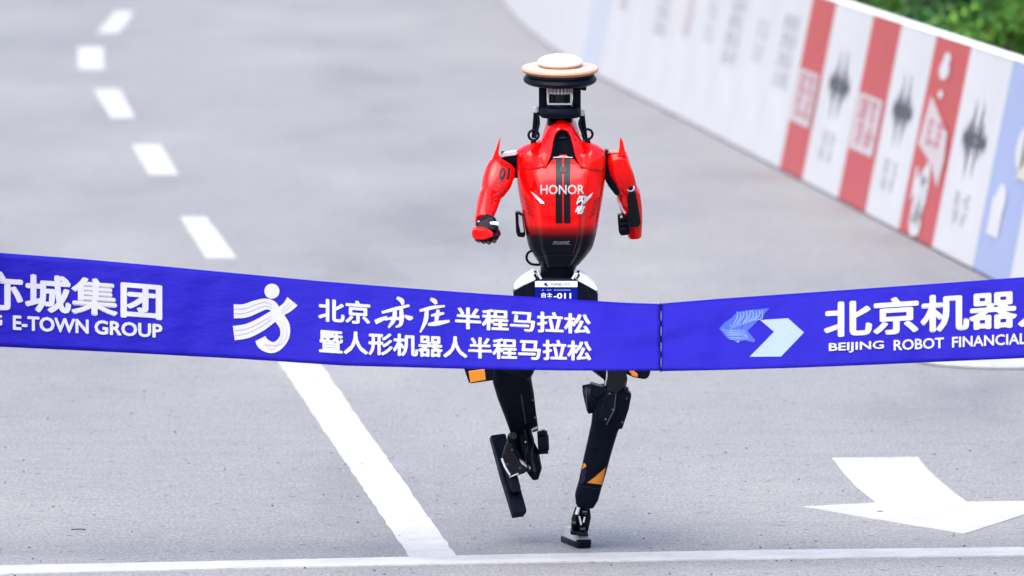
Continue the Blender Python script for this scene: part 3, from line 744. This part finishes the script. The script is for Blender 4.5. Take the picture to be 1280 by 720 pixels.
# seams of the chest shell
drape(join2(stroke([(676,321),(690,319),(710,319),(726,321)], [.9]*4)), 'shell_seam', 'stripe', torso, torso_bvh, .003)
drape(join2(stroke([(691.5,196.8),(703,196),(716,196.8)], [.8]*3)), 'recess_lip', 'silver', torso, torso_bvh, .006)
drape(circle2(704, 212, 4.5, 4), 'chest_sensor', 'black_gloss', torso, torso_bvh, .005)
# neck cowl: a funnel shell around a dark recess
def arc(pts, n=40): 
    sp = bspline([(x, y, 0) for x, y in pts], 12); L = [0]
    for a, b in zip(sp, sp[1:]): L.append(L[-1] + (b-a).length)
    out = []
    for k in range(n+1):
        s_ = L[-1]*k/n; i = max(j for j in range(len(L)) if L[j] <= s_ + 1e-9); i = min(i, len(sp)-2)
        t = (s_ - L[i]) / max(1e-9, L[i+1]-L[i]); out.append(sp[i].lerp(sp[i+1], min(1, t)))
    return out
A_out = arc([(671,186),(677,173),(681,160),(684.5,150),(690,143.5),(701,141.5),(713,143.5),(718.5,150),(722,160),(726.5,173),(733,186)])
A_mid = arc([(678,200),(684,186),(687.5,170),(690.5,158),(695,151.5),(702,149.8),(709,151.5),(713.5,158),(716.5,170),(720,186),(727.5,200)])
A_lip = arc([(682,211),(688.5,196),(691.5,180),(694,170),(697.5,164.5),(703,162.8),(708.5,164.5),(712.5,170),(715.5,180),(719.5,196),(726.5,211)])
def dep(arcpts, d0, d1):   # deeper at its top, forward at its feet
    ys = [p.y for p in arcpts]; a, b = min(ys), max(ys)
    return [P(p.x, p.y, lean(p.y) + d0 + (d1-d0)*(p.y-a)/(b-a)) for p in arcpts]
rg = [dep(A_out, .10, -.02), dep(A_out, .01, -.070), dep(A_mid, -.050, -.100), dep(A_lip, -.080, -.114), dep(A_lip, -.065, -.105)]
cowl = rbuild(MB().loft(rg, closed=False), 'neck_cowl', 'red', torso, smooth=60, sub=1)
so = cowl.modifiers.new('thick', 'SOLIDIFY'); so.thickness = 0.004
lipd = dep(A_lip, -.067, -.107); n_ = len(A_lip) - 1; rm = MB(); rws = []
for k in range(n_//2 + 1):
    a_, b_ = lipd[k], lipd[n_-k]
    if A_lip[k].y > 198.5: continue
    rws.append([a_.lerp(b_, j/8) + Vector((0, .010*math.sin(math.pi*j/8), 0)) for j in range(9)])
rm.loft(rws, closed=False); rbuild(rm, 'neck_recess', 'recess', torso, smooth=60)
for sg in (0, 1):
    L3 = [(k, A_lip[k if sg == 0 else n_-k], lipd[k if sg == 0 else n_-k]) for k in range(n_//2) if A_lip[k].y > 196]
    wm = MB(); r1 = [q for _, _, q in L3]; r2 = []
    for _, p, q in L3:
        f_ = max(0, min(1, (211 - p.y) / 14)); r2.append(q + Vector(((1 if sg == 0 else -1) * f_ * 6 / S, .012, 0)))
    wm.loft([r1, r2], closed=False); rbuild(wm, 'recess_edge', 'recess', torso, smooth=60)
slab('recess_glint', 'navy', torso, [(699,171.5),(708,171.5),(708,173),(699,173)], lean(172)-.075, lean(172)-.06, 0)  # faint glint inside the dark cavity, put in as a navy strip
for x, y in ((667, 169), (734.3, 167.8)):
    rbuild(MB().torus(P(x, y, lean(170)-.03), (0, 1, 0.1), 6.3/S, 1.6/S).tube([P(x, y+6, lean(170)-.03), P(x, y+13, lean(170)-.03)], [3.2/S, 4.2/S]), 'lifting_ring', 'black', torso, smooth=50)
# side battery module and cable
slab('side_module', 'black', torso, [(644,266),(648,265),(653,268),(657,294),(655,297),(647,296),(645,290)], lean(280)-.05, lean(280)+.03)
slab('side_module_cap', 'silver', torso, [(648,268),(652.5,270),(655,290),(651,291),(648.5,280)], lean(280)-.056, lean(280)-.05, .001)
rod('waist_cable', 'black', torso, [(q.x, q.y, -.03) for q in bspline([(665,313,0),(659.5,317,0),(658.5,324,0),(664,330,0),(675,331,0)], 6)], 1.6)

# ---- head
def hd(py): return lean(py) - .02
hbase = limb('head', 'black', robot, [(700,144,hd(144),25,.055),(700,138,hd(138),25.5,.06),(700,132,hd(132),24,.055),(700,130,hd(130),20,.05)], 4, .004)
tag(hbase, 'sensor head carrying a white dome on a wide disc')
tl = Vector((0, -math.sin(R(7)), math.cos(R(7))))
def hp(dy): return tuple(P(700, dy, hd(90)))
hc = P(700, 98, hd(98))
def hlathe(name, m, prof, z, n=48, sm_=40): return rbuild(MB().lathe([(a/S, (b)/S) for a, b in prof], hc + tl * (z/S), tl, n), name, m, hbase, smooth=sm_)
hlathe('sensor_disc', 'black', [(20,-8),(41,-6),(45,-3.5),(46,-1),(44.5,2),(42,4.5),(38,5)], 0)
hlathe('disc_gasket', 'black_gloss', [(43,5),(43,8)], 0)
hlathe('antenna_plate', 'peach', [(42,7.5),(47,9.6),(48.5,12.3),(47.5,14.4)], 0)
hlathe('antenna_plate_top', 'cream', [(47.4,14.3),(40,15.3),(20,16),(1,16)], 0)
hlathe('dome_rim', 'peach', [(25,16),(27,17),(27,18.2)], 0)
hlathe('antenna_dome', 'white', [(27.2,18.2),(28.2,20.5),(27.5,23),(23,26.3),(16,28.6),(8,29.8),(1,30)], 0, sm_=70)
for x in (678.5, 721): limb('post', 'black', hbase, [(x,99,hd(99)-.01,5,.014),(x,144,hd(144)-.01,5,.014)], 6, .002)
drum('lidar_core', 'black_gloss', hbase, (700,118,hd(118)-.015), (0,-.07,1), 14, 30)
kn = MB(); 
for k in range(22):
    A = 2*math.pi*k/22; c_ = P(700, 112, hd(112)-.015) + Vector((math.cos(A)*14.5/S, math.sin(A)*14.5/S, 0)); kn.box((-.0035,-.0035,-.0145), (.0035,.0035,.0145), Matrix.Translation(c_) @ Matrix.Rotation(A, 4, 'Z'))
rbuild(kn, 'lidar_ring', 'pinkring', hbase, smooth=None)
for x0, x1, y0, y1 in ((684,715,115.5,117),(684,715,129,131.2),(684,686.3,116,131),(712.7,715,116,131)): slab('lidar_frame', 'silver', hbase, [(x0,y0),(x1,y0),(x1,y1),(x0,y1)], hd(120)-.062, hd(120)-.05, .001)
slab('side_camera', 'black', hbase, [(725,104),(733,104),(733,113),(730,113.5),(725,112)], hd(108)-.03, hd(108)+.01, .002)
# neck struts
for (xa, ya, xb, yb), (cx, cy, r0) in (((670.5,141,667.5,172), (669.8,136.5,5.2)), ((727,141,731.5,174), (726.5,141,4.0))):
    rod('neck_strut', 'black', torso, [(xa,ya,hd(150)+.0),(xb,yb,lean(170)-.01)], [3.6,3.2], 12)
    drum('strut_cap', 'silver', torso, (cx,cy,hd(140)-.005), (0,-.1,1), r0, 8)
    rod('neck_cable', 'black', torso, [(q.x, q.y, hd(150)-.02) for q in bspline([(cx+2,cy+4,0),(xa+(3 if cx<700 else -3),155,0),(xb+(1 if cx<700 else -1),172,0)], 6)], 1.5, 6)
limb('neck_core', 'black', torso, [(700,143,hd(143)+.0,15,.04),(700,160,lean(160)+.02,17,.05),(701,182,lean(182)+.02,22,.06)], 3)

# ---- viewer's left arm, swinging forward
ua = limb('upper_arm', 'red', robot, [(630,203.5,-.115,12.5,.030),(627.5,208,-.12,17,.040),(625,216,-.13,19,.046),(621,228,-.15,18.5,.046),(616.5,239,-.165,15,.043),(613.5,246,-.175,10.5,.036)], 2.8, .006, 55)
ua_bvh = lambda o: BVHTree.FromPolygons([v.co + BO_ for v in o.data.vertices], [tuple(p.vertices) for p in o.data.polygons])
slab('shoulder_fin', 'red', ua, [(626.5,169.5),(624.6,181),(623.2,192),(626.5,201),(630,208),(622,219),(607.5,221),(610.5,211),(614.5,201),(619,189),(622.8,178)], -.150, -.105, .005, smooth=40)
drum('shoulder_joint', 'black', ua, (637,198,-.09), (1,0,-.08), 8.5, 22)
slab('joint_cap', 'silver', ua, [(624,195.5),(630,190),(646,187.5),(647.5,192),(645,194.5),(632,196),(625,198)], -.125, -.09, .004)
limb('arm_link', 'black', ua, [(641,196,-.06,8,.035),(643.5,210,-.05,7,.04),(643,222,-.05,4.5,.03)], 3)
b_ = ua_bvh(ua)
drape(slant(flat_line('01', 624, 637.5, 208.5, 224.5, .05), 216, .12), 'arm_lettering', 'stripe', ua, b_, .003, 4)
drape(join2(stroke([(620.5,226.5),(634,225)], [1.2,1.2]), stroke([(621,228.6),(630,228)], [1,1]), stroke([(621.5,231),(624.5,230.5)], [2.5,2.5])), 'arm_print', 'dark_red', ua, b_, .003, 4)
fa = limb('forearm', 'red', robot, [(615,240,-.165,13,.036),(611,250,-.19,14,.038),(608,262,-.225,12.5,.036),(605,272,-.255,11,.033),(604.5,277,-.27,10.3,.03)], 3, .004, 55)
rbuild(MB().tube([P(q.x, q.y, -.223) for q in bspline([(603,241,0),(606,244.5,0),(613,246.5,0),(621,243.5,0),(629,238,0)], 6)], 1.0/S, 6), 'elbow_seam', 'dark_red', fa)
slab('forearm_notch', 'stripe', fa, [(618,250),(621,249),(619.5,253),(617,253)], -.237, -.21, 0)
slab('forearm_notch', 'stripe', fa, [(613.5,266),(617,264),(616,268),(613,269)], -.27, -.24, 0)
hand = limb('hand', 'black', robot, [(605.5,277,-.272,10,.028),(608.5,281,-.283,13.2,.035),(609.3,289,-.295,14.2,.038),(609,292.5,-.30,13,.036)], 6, .004)
slab('knuckle_guard', 'red', hand, [(589.5,288.5),(593.5,284.5),(606,286),(617,291.5),(616,297),(604,300.5),(594,300),(590,296.5)], -.392, -.30, .007)
slab('wrist_highlight', 'white', hand, [(612,277.5),(620,277),(624,279.5),(623,282.5),(613,281)], -.325, -.28, .003)  # highlight on the black wrist, put in as a white piece
drum('wrist_screw', 'metal', hand, (599,278.5,-.305), (0,-1,0), 2.6, 4)
for k, (x, y, l) in enumerate(((595.5,298.5,9), (602,300.3,11), (608.5,301,11), (615,299.5,10))):
    rod('finger', 'black', hand, [(x+1,y-7,-.31),(x,y-2,-.375),(x+1.5,y+1,-.385),(x+3,y+2.0,-.355),(x+3.5,y+.5,-.32)], [3.4,3.3,3.1,2.9,2.6], 10)
rod('thumb', 'black_gloss', hand, [(621,288,-.30),(622.5,292,-.34),(620,297,-.375),(614,299,-.385)], [3.4,3.6,3.3,2.6], 10)
rod('finger_tip', 'silver', hand, [(600,300.5,-.372),(606,303,-.372),(612,302.5,-.37)], [1.0,1.4,1.0], 8)

# ---- viewer's right arm, swinging back
ub = limb('upper_arm', 'red', robot, [(770,190,-.05,12.5,.030),(771,197,-.05,14,.042),(773.5,210,-.04,15.3,.046),(778.5,222,-.02,14.5,.045),(783,232,.0,12.5,.042),(786,238,.01,9.5,.036)], 2.8, .006, 55)
slab('shoulder_fin', 'red', ub, [(775.5,171.5),(778.5,176),(781.5,189),(783.5,196),(772,196),(774,188),(774.5,180)], -.09, -.03, .004)
slab('joint_cap', 'peach', ub, [(760,189.5),(764,188),(776,189),(780,191),(763,192.5)], -.085, -.03, .003)
slab('shoulder_joint', 'black', ub, [(754,187.5),(761,188.5),(759.5,192),(757.5,207),(755,207)], -.09, .0, .003)
limb('arm_link', 'black', ub, [(756,200,-.03,5,.045),(760,215,-.03,7.5,.042),(766,228,-.02,7,.038),(770.5,239,-.005,3.5,.03)], 3)
fb = limb('forearm', 'red', robot, [(784,234,.005,11.5,.036),(785.5,242,.02,14.5,.038),(788.5,258,.05,14,.036),(792,275,.085,11,.034),(793,288,.11,9.3,.030),(793.5,294,.12,8.6,.027)], 3, .004, 55)
drum('elbow_cap', 'metal', fb, (788.2,234.8,-.036), (.1,-1,.2), 5.4, 5)
drum('elbow_screw', 'black', fb, (788.2,234.8,-.044), (.1,-1,.2), 3.4, 3)
slab('forearm_panel', 'black_gloss', fb, [(784,241),(786,237.5),(794,238.5),(795.5,243),(799,264),(801.5,279),(799,284),(789.5,284.5),(787,281),(785,262)], -.035, .02, .005, tilt=.0016)
slab('forearm_strut', 'silver', fb, [(771,243),(774,247),(779,261),(783,266),(781,268),(776.5,263),(771.5,250)], .0, .03, .002)
hb = slab('hand', 'black', robot, [(772,269),(783,267),(786,270),(788,292),(784,294),(776,294.5),(773.5,290)], .04, .12, .004)
for y0 in (271.5, 278, 284.5):
    slab('finger', 'black_fabric', hb, [(773,y0),(784.5,y0-.8),(785.5,y0+4.5),(774,y0+5.3)], .022, .045, .004)
slab('hand_plate', 'silver', hb, [(775,270),(778,269.5),(778.3,272.3),(775.3,273)], .014, .03, .001)
slab('thumb', 'black', hb, [(783,270),(787,268),(789.5,281),(786,290),(784,283)], .012, .05, .004)

# ---- waist, pelvis and bib
limb('waist', 'black', robot, [(698,328,-.01,23,.07),(697,340,-.005,21.5,.065),(696,352,.0,22,.065),(696,358,.0,24,.07)], 2.6, .003)
pel = slab('pelvis', 'black', robot, [(661,345),(672,347),(722,347),(727,345),(744,361),(747.5,368),(747.5,402),(736,438),(722,452),(670,452),(656,438),(641.5,402),(641.5,366),(645,359)], -.085, .10, .010)
slab('hip_cover', 'white', pel, [(641.5,361.5),(645.5,354.5),(655,346.5),(666,340.5),(671,341.5),(672,347.5),(668.5,351),(655,357),(644,363)], -.088, .07, .006)
slab('hip_cover', 'white', pel, [(747.3,362.5),(743,355),(734,346.5),(725,341),(719.5,341.5),(718,348),(722.5,351.5),(735,358),(745.5,364)], -.088, .07, .006)
for x, s_ in ((672.5, 1), (719.5, -1)):
    rod('waist_clip', 'silver', pel, [(x,338,-.07),(x+1*s_,344,-.085),(x+4*s_,349,-.09)], [2,1.8,1.6], 8)
    rod('waist_clip', 'black_gloss', pel, [(x-3.5*s_,339,-.075),(x-3.8*s_,344,-.088),(x-1*s_,348.5,-.092)], [1.5,1.7,1.2], 8)
bib = slab('number_bib', 'bib_blue', robot, [(668.7,351),(695,350.6),(722,351),(722.4,392),(695,392.8),(668.5,392)], -.0935, -.089, .0006)
tag(bib, 'blue and white race number bib reading 011')
bb = ua_bvh(bib)
drape(rect2(668.9, 721.8, 351.3, 358.8), 'bib_header', 'white', bib, bb, .0012)
drape(flat_chars('北京机器人半马', 688, 712.5, 353.2, 357.2, .0), 'bib_header_lettering', 'bib_ink_red', bib, bb, .0024, 9)
drape(join2(circle2(682, 355.2, 1.9, 1.9, 8), stroke([(683,357.6),(685.5,356)], [1.2,.6])), 'bib_mark', 'bib_blue', bib, bb, .0024)
drape(join2(*[rect2(677.5 + k*3.0, 679.9 + k*3.0, 362, 363.3) for k in (0, 2, 3, 5, 6, 7, 8, 9, 10, 11)]), 'bib_small_print', 'ink_paleblue', bib, bb, .0018)
drape(join2(flat_chars('自主', 675.5, 690.8, 365.6, 374.4, .02), flat_line('-011', 692, 714, 366.3, 373.4, .03)), 'bib_number', 'white', bib, bb, .002)
drape(flat_line('011', 677, 714, 377, 388, .03), 'bib_number', 'white', bib, bb, .002)
# hip guards with orange patches
for pts, pat, d in (([(642,392),(606,398),(588,412),(579,458),(586.5,480),(620,475),(632,462),(642,430)], [(585.5,464),(606,461.5),(607.5,475),(588,478.5)], -.05),
                    ([(747.5,392),(782,398),(803,412),(815,452),(812,470.5),(807,474.5),(792,472),(770,462),(747.5,430)], [(789,461),(797.5,468),(797,471.5),(790.5,470.5),(786,464)], -.03)):
    hgd = slab('hip_guard', 'black', robot, pts, d, d + .12, .008)
    slab('orange_patch', 'orange', hgd, pat, d - .006, d + .01, .002)

# ---- viewer's left leg, folded back
th = limb('thigh', 'black', robot, [(664,418,-.03,24,.065),(652,440,-.06,25,.068),(643,458,-.085,25,.066),(640,466,-.085,24,.05)], 3.5, .008)
shl = limb('shank', 'black_fabric', robot, [(640,448,-.08,24.5,.05),(639.5,466,-.03,24.5,.052),(643,485,.03,23.2,.05),(648.5,508,.11,20.2,.045),(652,522,.155,18.8,.042),(654.5,532.5,.19,17.8,.036)], 8, .004, 40)
slab('shank_plate', 'black', shl, [(648,468),(662,466),(667.5,495),(671,526),(657,530),(652,500)], -.075, .02, .003, tilt=.0028)
ank = limb('ankle', 'black', robot, [(652,530,.19,9,.028),(654,548,.20,11,.03),(661,568,.19,13.5,.032),(668,588,.18,10,.025),(669.5,600,.175,3.5,.012)], 3, .004)
drum('ankle_motor', 'black', ank, (678.5,553,.17), (1,0,.05), 15, 13)
drum('motor_cap', 'black_gloss', ank, (685,553,.17), (1,0,.05), 10.5, 2.5)
slab('motor_plug', 'black', ank, [(672,540),(681,537.5),(681.5,543),(673,545)], .13, .17, .002)
slab('bracket', 'silver', ank, [(662,537.5),(671,531.5),(672.5,536),(667,538),(664,542)], .14, .17, .002)
rod('link_rod', 'metal', ank, [(643,570,.14),(652,578,.14),(663,586,.14)], [2.0,3.6,2.4], 10)
rod('link_rod', 'black', ank, [(639,546,.16),(642,560,.145),(650,573,.14)], [5.5,5,4], 12)
drum('rod_end', 'black_gloss', ank, (640.5,545,.15), (.2,-1,.2), 5.4, 12)
for dx in (0, 7): rod('cable', 'black_gloss', ank, [(q.x, q.y, .135) for q in bspline([(655+dx,536,0),(660+dx,555,0),(657+dx,572,0),(662+dx,590,0)], 6)], 1.4, 8)
drum('joint_screw', 'metal', ank, (657,552.5,.155), (0,-1,0), 1.5, 3)
cup = slab('heel_cup', 'black_gloss', ank, [(634,550),(640,553),(644,566),(652,580),(660,588),(656,592),(640,596),(634.5,593),(629,580),(627,573),(630,560)], .12, .20, .008)
rod('heel_cup_trim', 'white', ank, [(627.2,573,.115),(631,583,.113),(637.5,594,.115)], [1.3,1.5,1.2], 8)
rod('heel_cup_trim', 'metal', ank, [(637,596.5,.118),(648,592,.118)], [1.2,1.2], 8)
# trailing foot hangs toe-down: a narrow plate turned a little about its length
def foot_frame(a, b, turn):
    t = (b - a).normalized(); s_ = t.cross(Vector((0, 1, 0))).normalized(); n_ = s_.cross(t).normalized()
    q = Matrix.Rotation(turn, 3, t); return t, q @ s_, q @ n_
fa0, fb0 = P(621.5, 544.5, .24), P(649.5, 643, .10)
t_, s_v, n_v = foot_frame(fa0, fb0, R(-22)); L_ = (fb0 - fa0).length
def fpt(u, v, w): return fa0 + t_ * (u * L_) + s_v * v + n_v * w
def foot_plate(name, m, parent, prof, w0, w1, bevel=.003):
    rg = []
    for u, hw0 in prof: rg.append([fpt(u, -hw0, w0), fpt(u, hw0, w0), fpt(u, hw0, w1), fpt(u, -hw0, w1)])
    return rbuild(MB().loft(rg), name, m, parent, bevel=bevel)
ft = foot_plate('foot', 'black_fabric', robot, [(0, .024), (.02, .027), (.5, .026), (.97, .025), (1, .022)], -.012, .012)
foot_plate('sole', 'black', ft, [(.0, .022), (.5, .024), (1.0, .021)], .012, .026)
foot_plate('instep', 'black', ft, [(.40, .012), (.46, .017), (.72, .017), (.78, .010)], -.04, -.012)

# ---- viewer's right leg, on the ground
th2 = limb('thigh', 'black', robot, [(726,418,-.03,24,.065),(748,442,-.06,23,.068),(765,462,-.085,17,.062),(770,474,-.09,14.5,.055),(767,496,-.085,13,.05)], 3.2, .006)
slab('thigh_link', 'black_gloss', th2, [(759,462),(781,462),(783,476),(778,486),(764,498),(757,482)], -.155, -.12, .004)
rod('knee_cable', 'silver', th2, [(759,462,-.15),(758.5,472,-.155),(756.5,482,-.15)], [.9,.9,.9], 6)
sk = limb('shank', 'black_fabric', robot, [(766,484,-.095,20,.05),(764.5,500,-.09,22,.056),(760.5,518,-.08,20.5,.056),(756,533,-.07,17.5,.05),(750,556,-.055,16.5,.047),(742.5,586,-.035,15.8,.043),(737.5,606,-.022,15,.040),(733.5,620,-.013,15.2,.038),(731,631,-.006,11.5,.032)], 4, .004, 40)
slab('shank_side_plate', 'black', sk, [(772,487),(787,490),(789.5,493.5),(786,512),(777.5,537),(768,535),(770,512)], -.13, -.05, .005)
slab('knee_guard', 'black', sk, [(754,498),(762,484),(772,490),(769,520),(758,532),(748,524)], -.16, -.12, .008)
drum('knee_motor', 'black', sk, (738.5,498,-.09), (1,0,.22), 18.5, 15)
drum('motor_cap', 'black_gloss', sk, (731.8,499.5,-.09), (1,0,.22), 13, 3)
slab('motor_bracket', 'black', sk, [(738,479.5),(754,484),(757,492),(746,498),(738,492)], -.15, -.06, .004)
skb = ua_bvh(sk)
drape(([(757,584.5),(752.5,605.8),(734,603.5),(744,596)], [(0,1,2,3)]), 'orange_patch', 'orange', sk, skb, .004)
drape(([(728.7,576.5),(733.3,582.5),(727,586.8)], [(0,1,2)]), 'orange_patch', 'orange', sk, skb, .004)
drape(([(727.5,588),(733.5,584),(731,601),(724.5,606)], [(0,1,2,3)]), 'facet_highlight', 'navy', sk, skb, .003)  # highlight on the shank's left side, painted as a navy patch
drape(join2(stroke([(721,607),(734,609),(751,612)], [1,1,1])), 'shank_seam', 'stripe', sk, skb, .003)
an2 = limb('ankle', 'black', robot, [(731,627,-.005,9,.026),(728,640,.0,8,.022),(726,655,.004,6.5,.02),(725.5,668,.005,7.5,.022)], 3, .003)
rod('link_rod', 'black_gloss', an2, [(722,634,-.03),(718.5,648,-.03),(718,660,-.025),(720,667,-.02)], [3,4.2,4.2,2.5], 10)
rod('link_rod', 'black', an2, [(734,632,-.03),(735,646,-.03),(732,662,-.025),(730,668,-.02)], [3,3.8,3.6,3], 10)
rod('link_rod', 'metal', an2, [(723.5,634,-.045),(721,643,-.045)], [2.2,2.6], 10)
rod('link_rod', 'metal', an2, [(724,645,-.045),(726.5,656,-.045)], [1.3,1.6], 8)
rod('link_rod', 'metal', an2, [(731,646,-.048),(729.5,653,-.048)], [1.3,1.3], 8)
for x, y in ((718,654.5), (729,662), (731.5,641)): drum('ball_joint', 'black_gloss', an2, (x, y, -.035), (1,-.3,0), 4.0, 7)
slab('ankle_base', 'black', an2, [(713,664),(735,666.5),(735.5,670.5),(713,668.5)], -.06, .03, .003)
# fasteners and cables on the legs; edge highlights laid on as paler lines
for x, y, d in ((762,492,-.163),(766,512,-.163),(757,524,-.163),(783,498,-.133),(778,528,-.133)): drum('bolt', 'bolt_steel', sk, (x,y,d), (0,-1,0), 1.3, 2, n=10, bevel=0)
rod('shank_cable', 'black_gloss', sk, [(q.x, q.y, -.115 + (q.y-500)*.0006) for q in bspline([(747,512,0),(744,535,0),(738,560,0),(732,580,0)], 6)], 1.3, 8)
rod('edge_highlight', 'navy_light', sk, [(770,492,-.165),(768,512,-.165),(758,531,-.163)], [.7,.8,.7], 8)
for x, y, d in ((660,474,-.075),(666,500,-.004),(669,522,.06)): drum('bolt', 'bolt_steel', shl, (x,y,d-.012), (0,-1,.3), 1.2, 3, n=10, bevel=0)
rod('edge_highlight', 'navy_light', shl, [(648,470,-.082),(652.5,500,.002),(657,529,.083)], [.7,.8,.7], 8)
for x, y in ((650,585),(640,562),(634,580)): drum('bolt', 'bolt_steel', ank, (x,y,.118), (0,-1,0), 1.2, 3, n=10, bevel=0)
rod('motor_band', 'navy_light', sk, [(733,484,-.135),(733,500,-.143),(734,514,-.133)], [.8,.9,.8], 8)
# planted foot: narrow, toe towards the finish, turned about 15 degrees
ca = Matrix.Rotation(R(15), 3, 'Z'); fc0 = Vector((P(729.5, 683).x, RY, 0))
def fp(x, y, z): return fc0 + ca @ Vector((x, y, 0)) + Vector((0, 0, z))
def foot_block(name, m, parent, prof, bevel=.004):
    rg = []
    for y, hw0, z0, z1, tw in prof: rg.append([fp(-hw0, y, z0), fp(hw0, y, z0), fp(hw0*tw, y, z1), fp(-hw0*tw, y, z1)])
    return rbuild(MB().loft(rg), name, m, parent, bevel=bevel)
f2 = foot_block('foot', 'foot_grey', robot, [(-.012,.021,.020,.036,.8),(.0,.024,.020,.044,.8),(.06,.026,.020,.056,.75),(.15,.026,.020,.058,.75),(.195,.024,.020,.050,.8),(.205,.02,.020,.040,.8)])
foot_block('sole', 'black', f2, [(-.014,.020,.004,.019,1.06),(.0,.025,.001,.020,1.04),(.10,.0265,.001,.020,1.0),(.195,.0255,.001,.020,1.0),(.208,.021,.004,.020,1.0)], .003)
foot_block('toe_cap', 'black', f2, [(-.018,.020,.012,.029,.95),(-.008,.0255,.012,.030,.95),(.005,.0265,.012,.028,.95)], .003)

# ------------------------------------------------------------------ loose grit on the road (uncountable specks)
gm = MB(); rr = random.Random(21)
M['grit'] = mat('grit', (0.03, 0.03, 0.032), 0.9)
for k in range(170):
    x_, y_ = rr.uniform(-150, 1400), 470 + 250 * rr.random() ** 0.7
    c_ = gp(x_, y_); r_ = rr.uniform(.0015, .0042); n_ = 6; a0 = rr.uniform(0, 6)
    r1 = [c_ + Vector((r_*math.cos(a0 + i)*rr.uniform(.8, 1.5), r_*math.sin(a0 + i)*rr.uniform(.8, 1.3), 0)) for i in range(n_)]
    r2 = [c_ + (q - c_) * .7 + Vector((0, 0, r_ * rr.uniform(.6, 1.1))) for q in r1]
    gm.loft([r1, r2])
for x_, y_, dx in ((98, 662.5, 9), (1100, 640, 4)):
    gm.tube([gp(x_ - dx, y_) + Vector((0, 0, .002)), gp(x_, y_ + .3) + Vector((0, 0, .004)), gp(x_ + dx, y_) + Vector((0, 0, .002))], .002, 5)
tag(gm.build('road_grit', 'grit', None), 'dark specks of grit scattered on the road before the finish line', 'grit', kind='stuff')
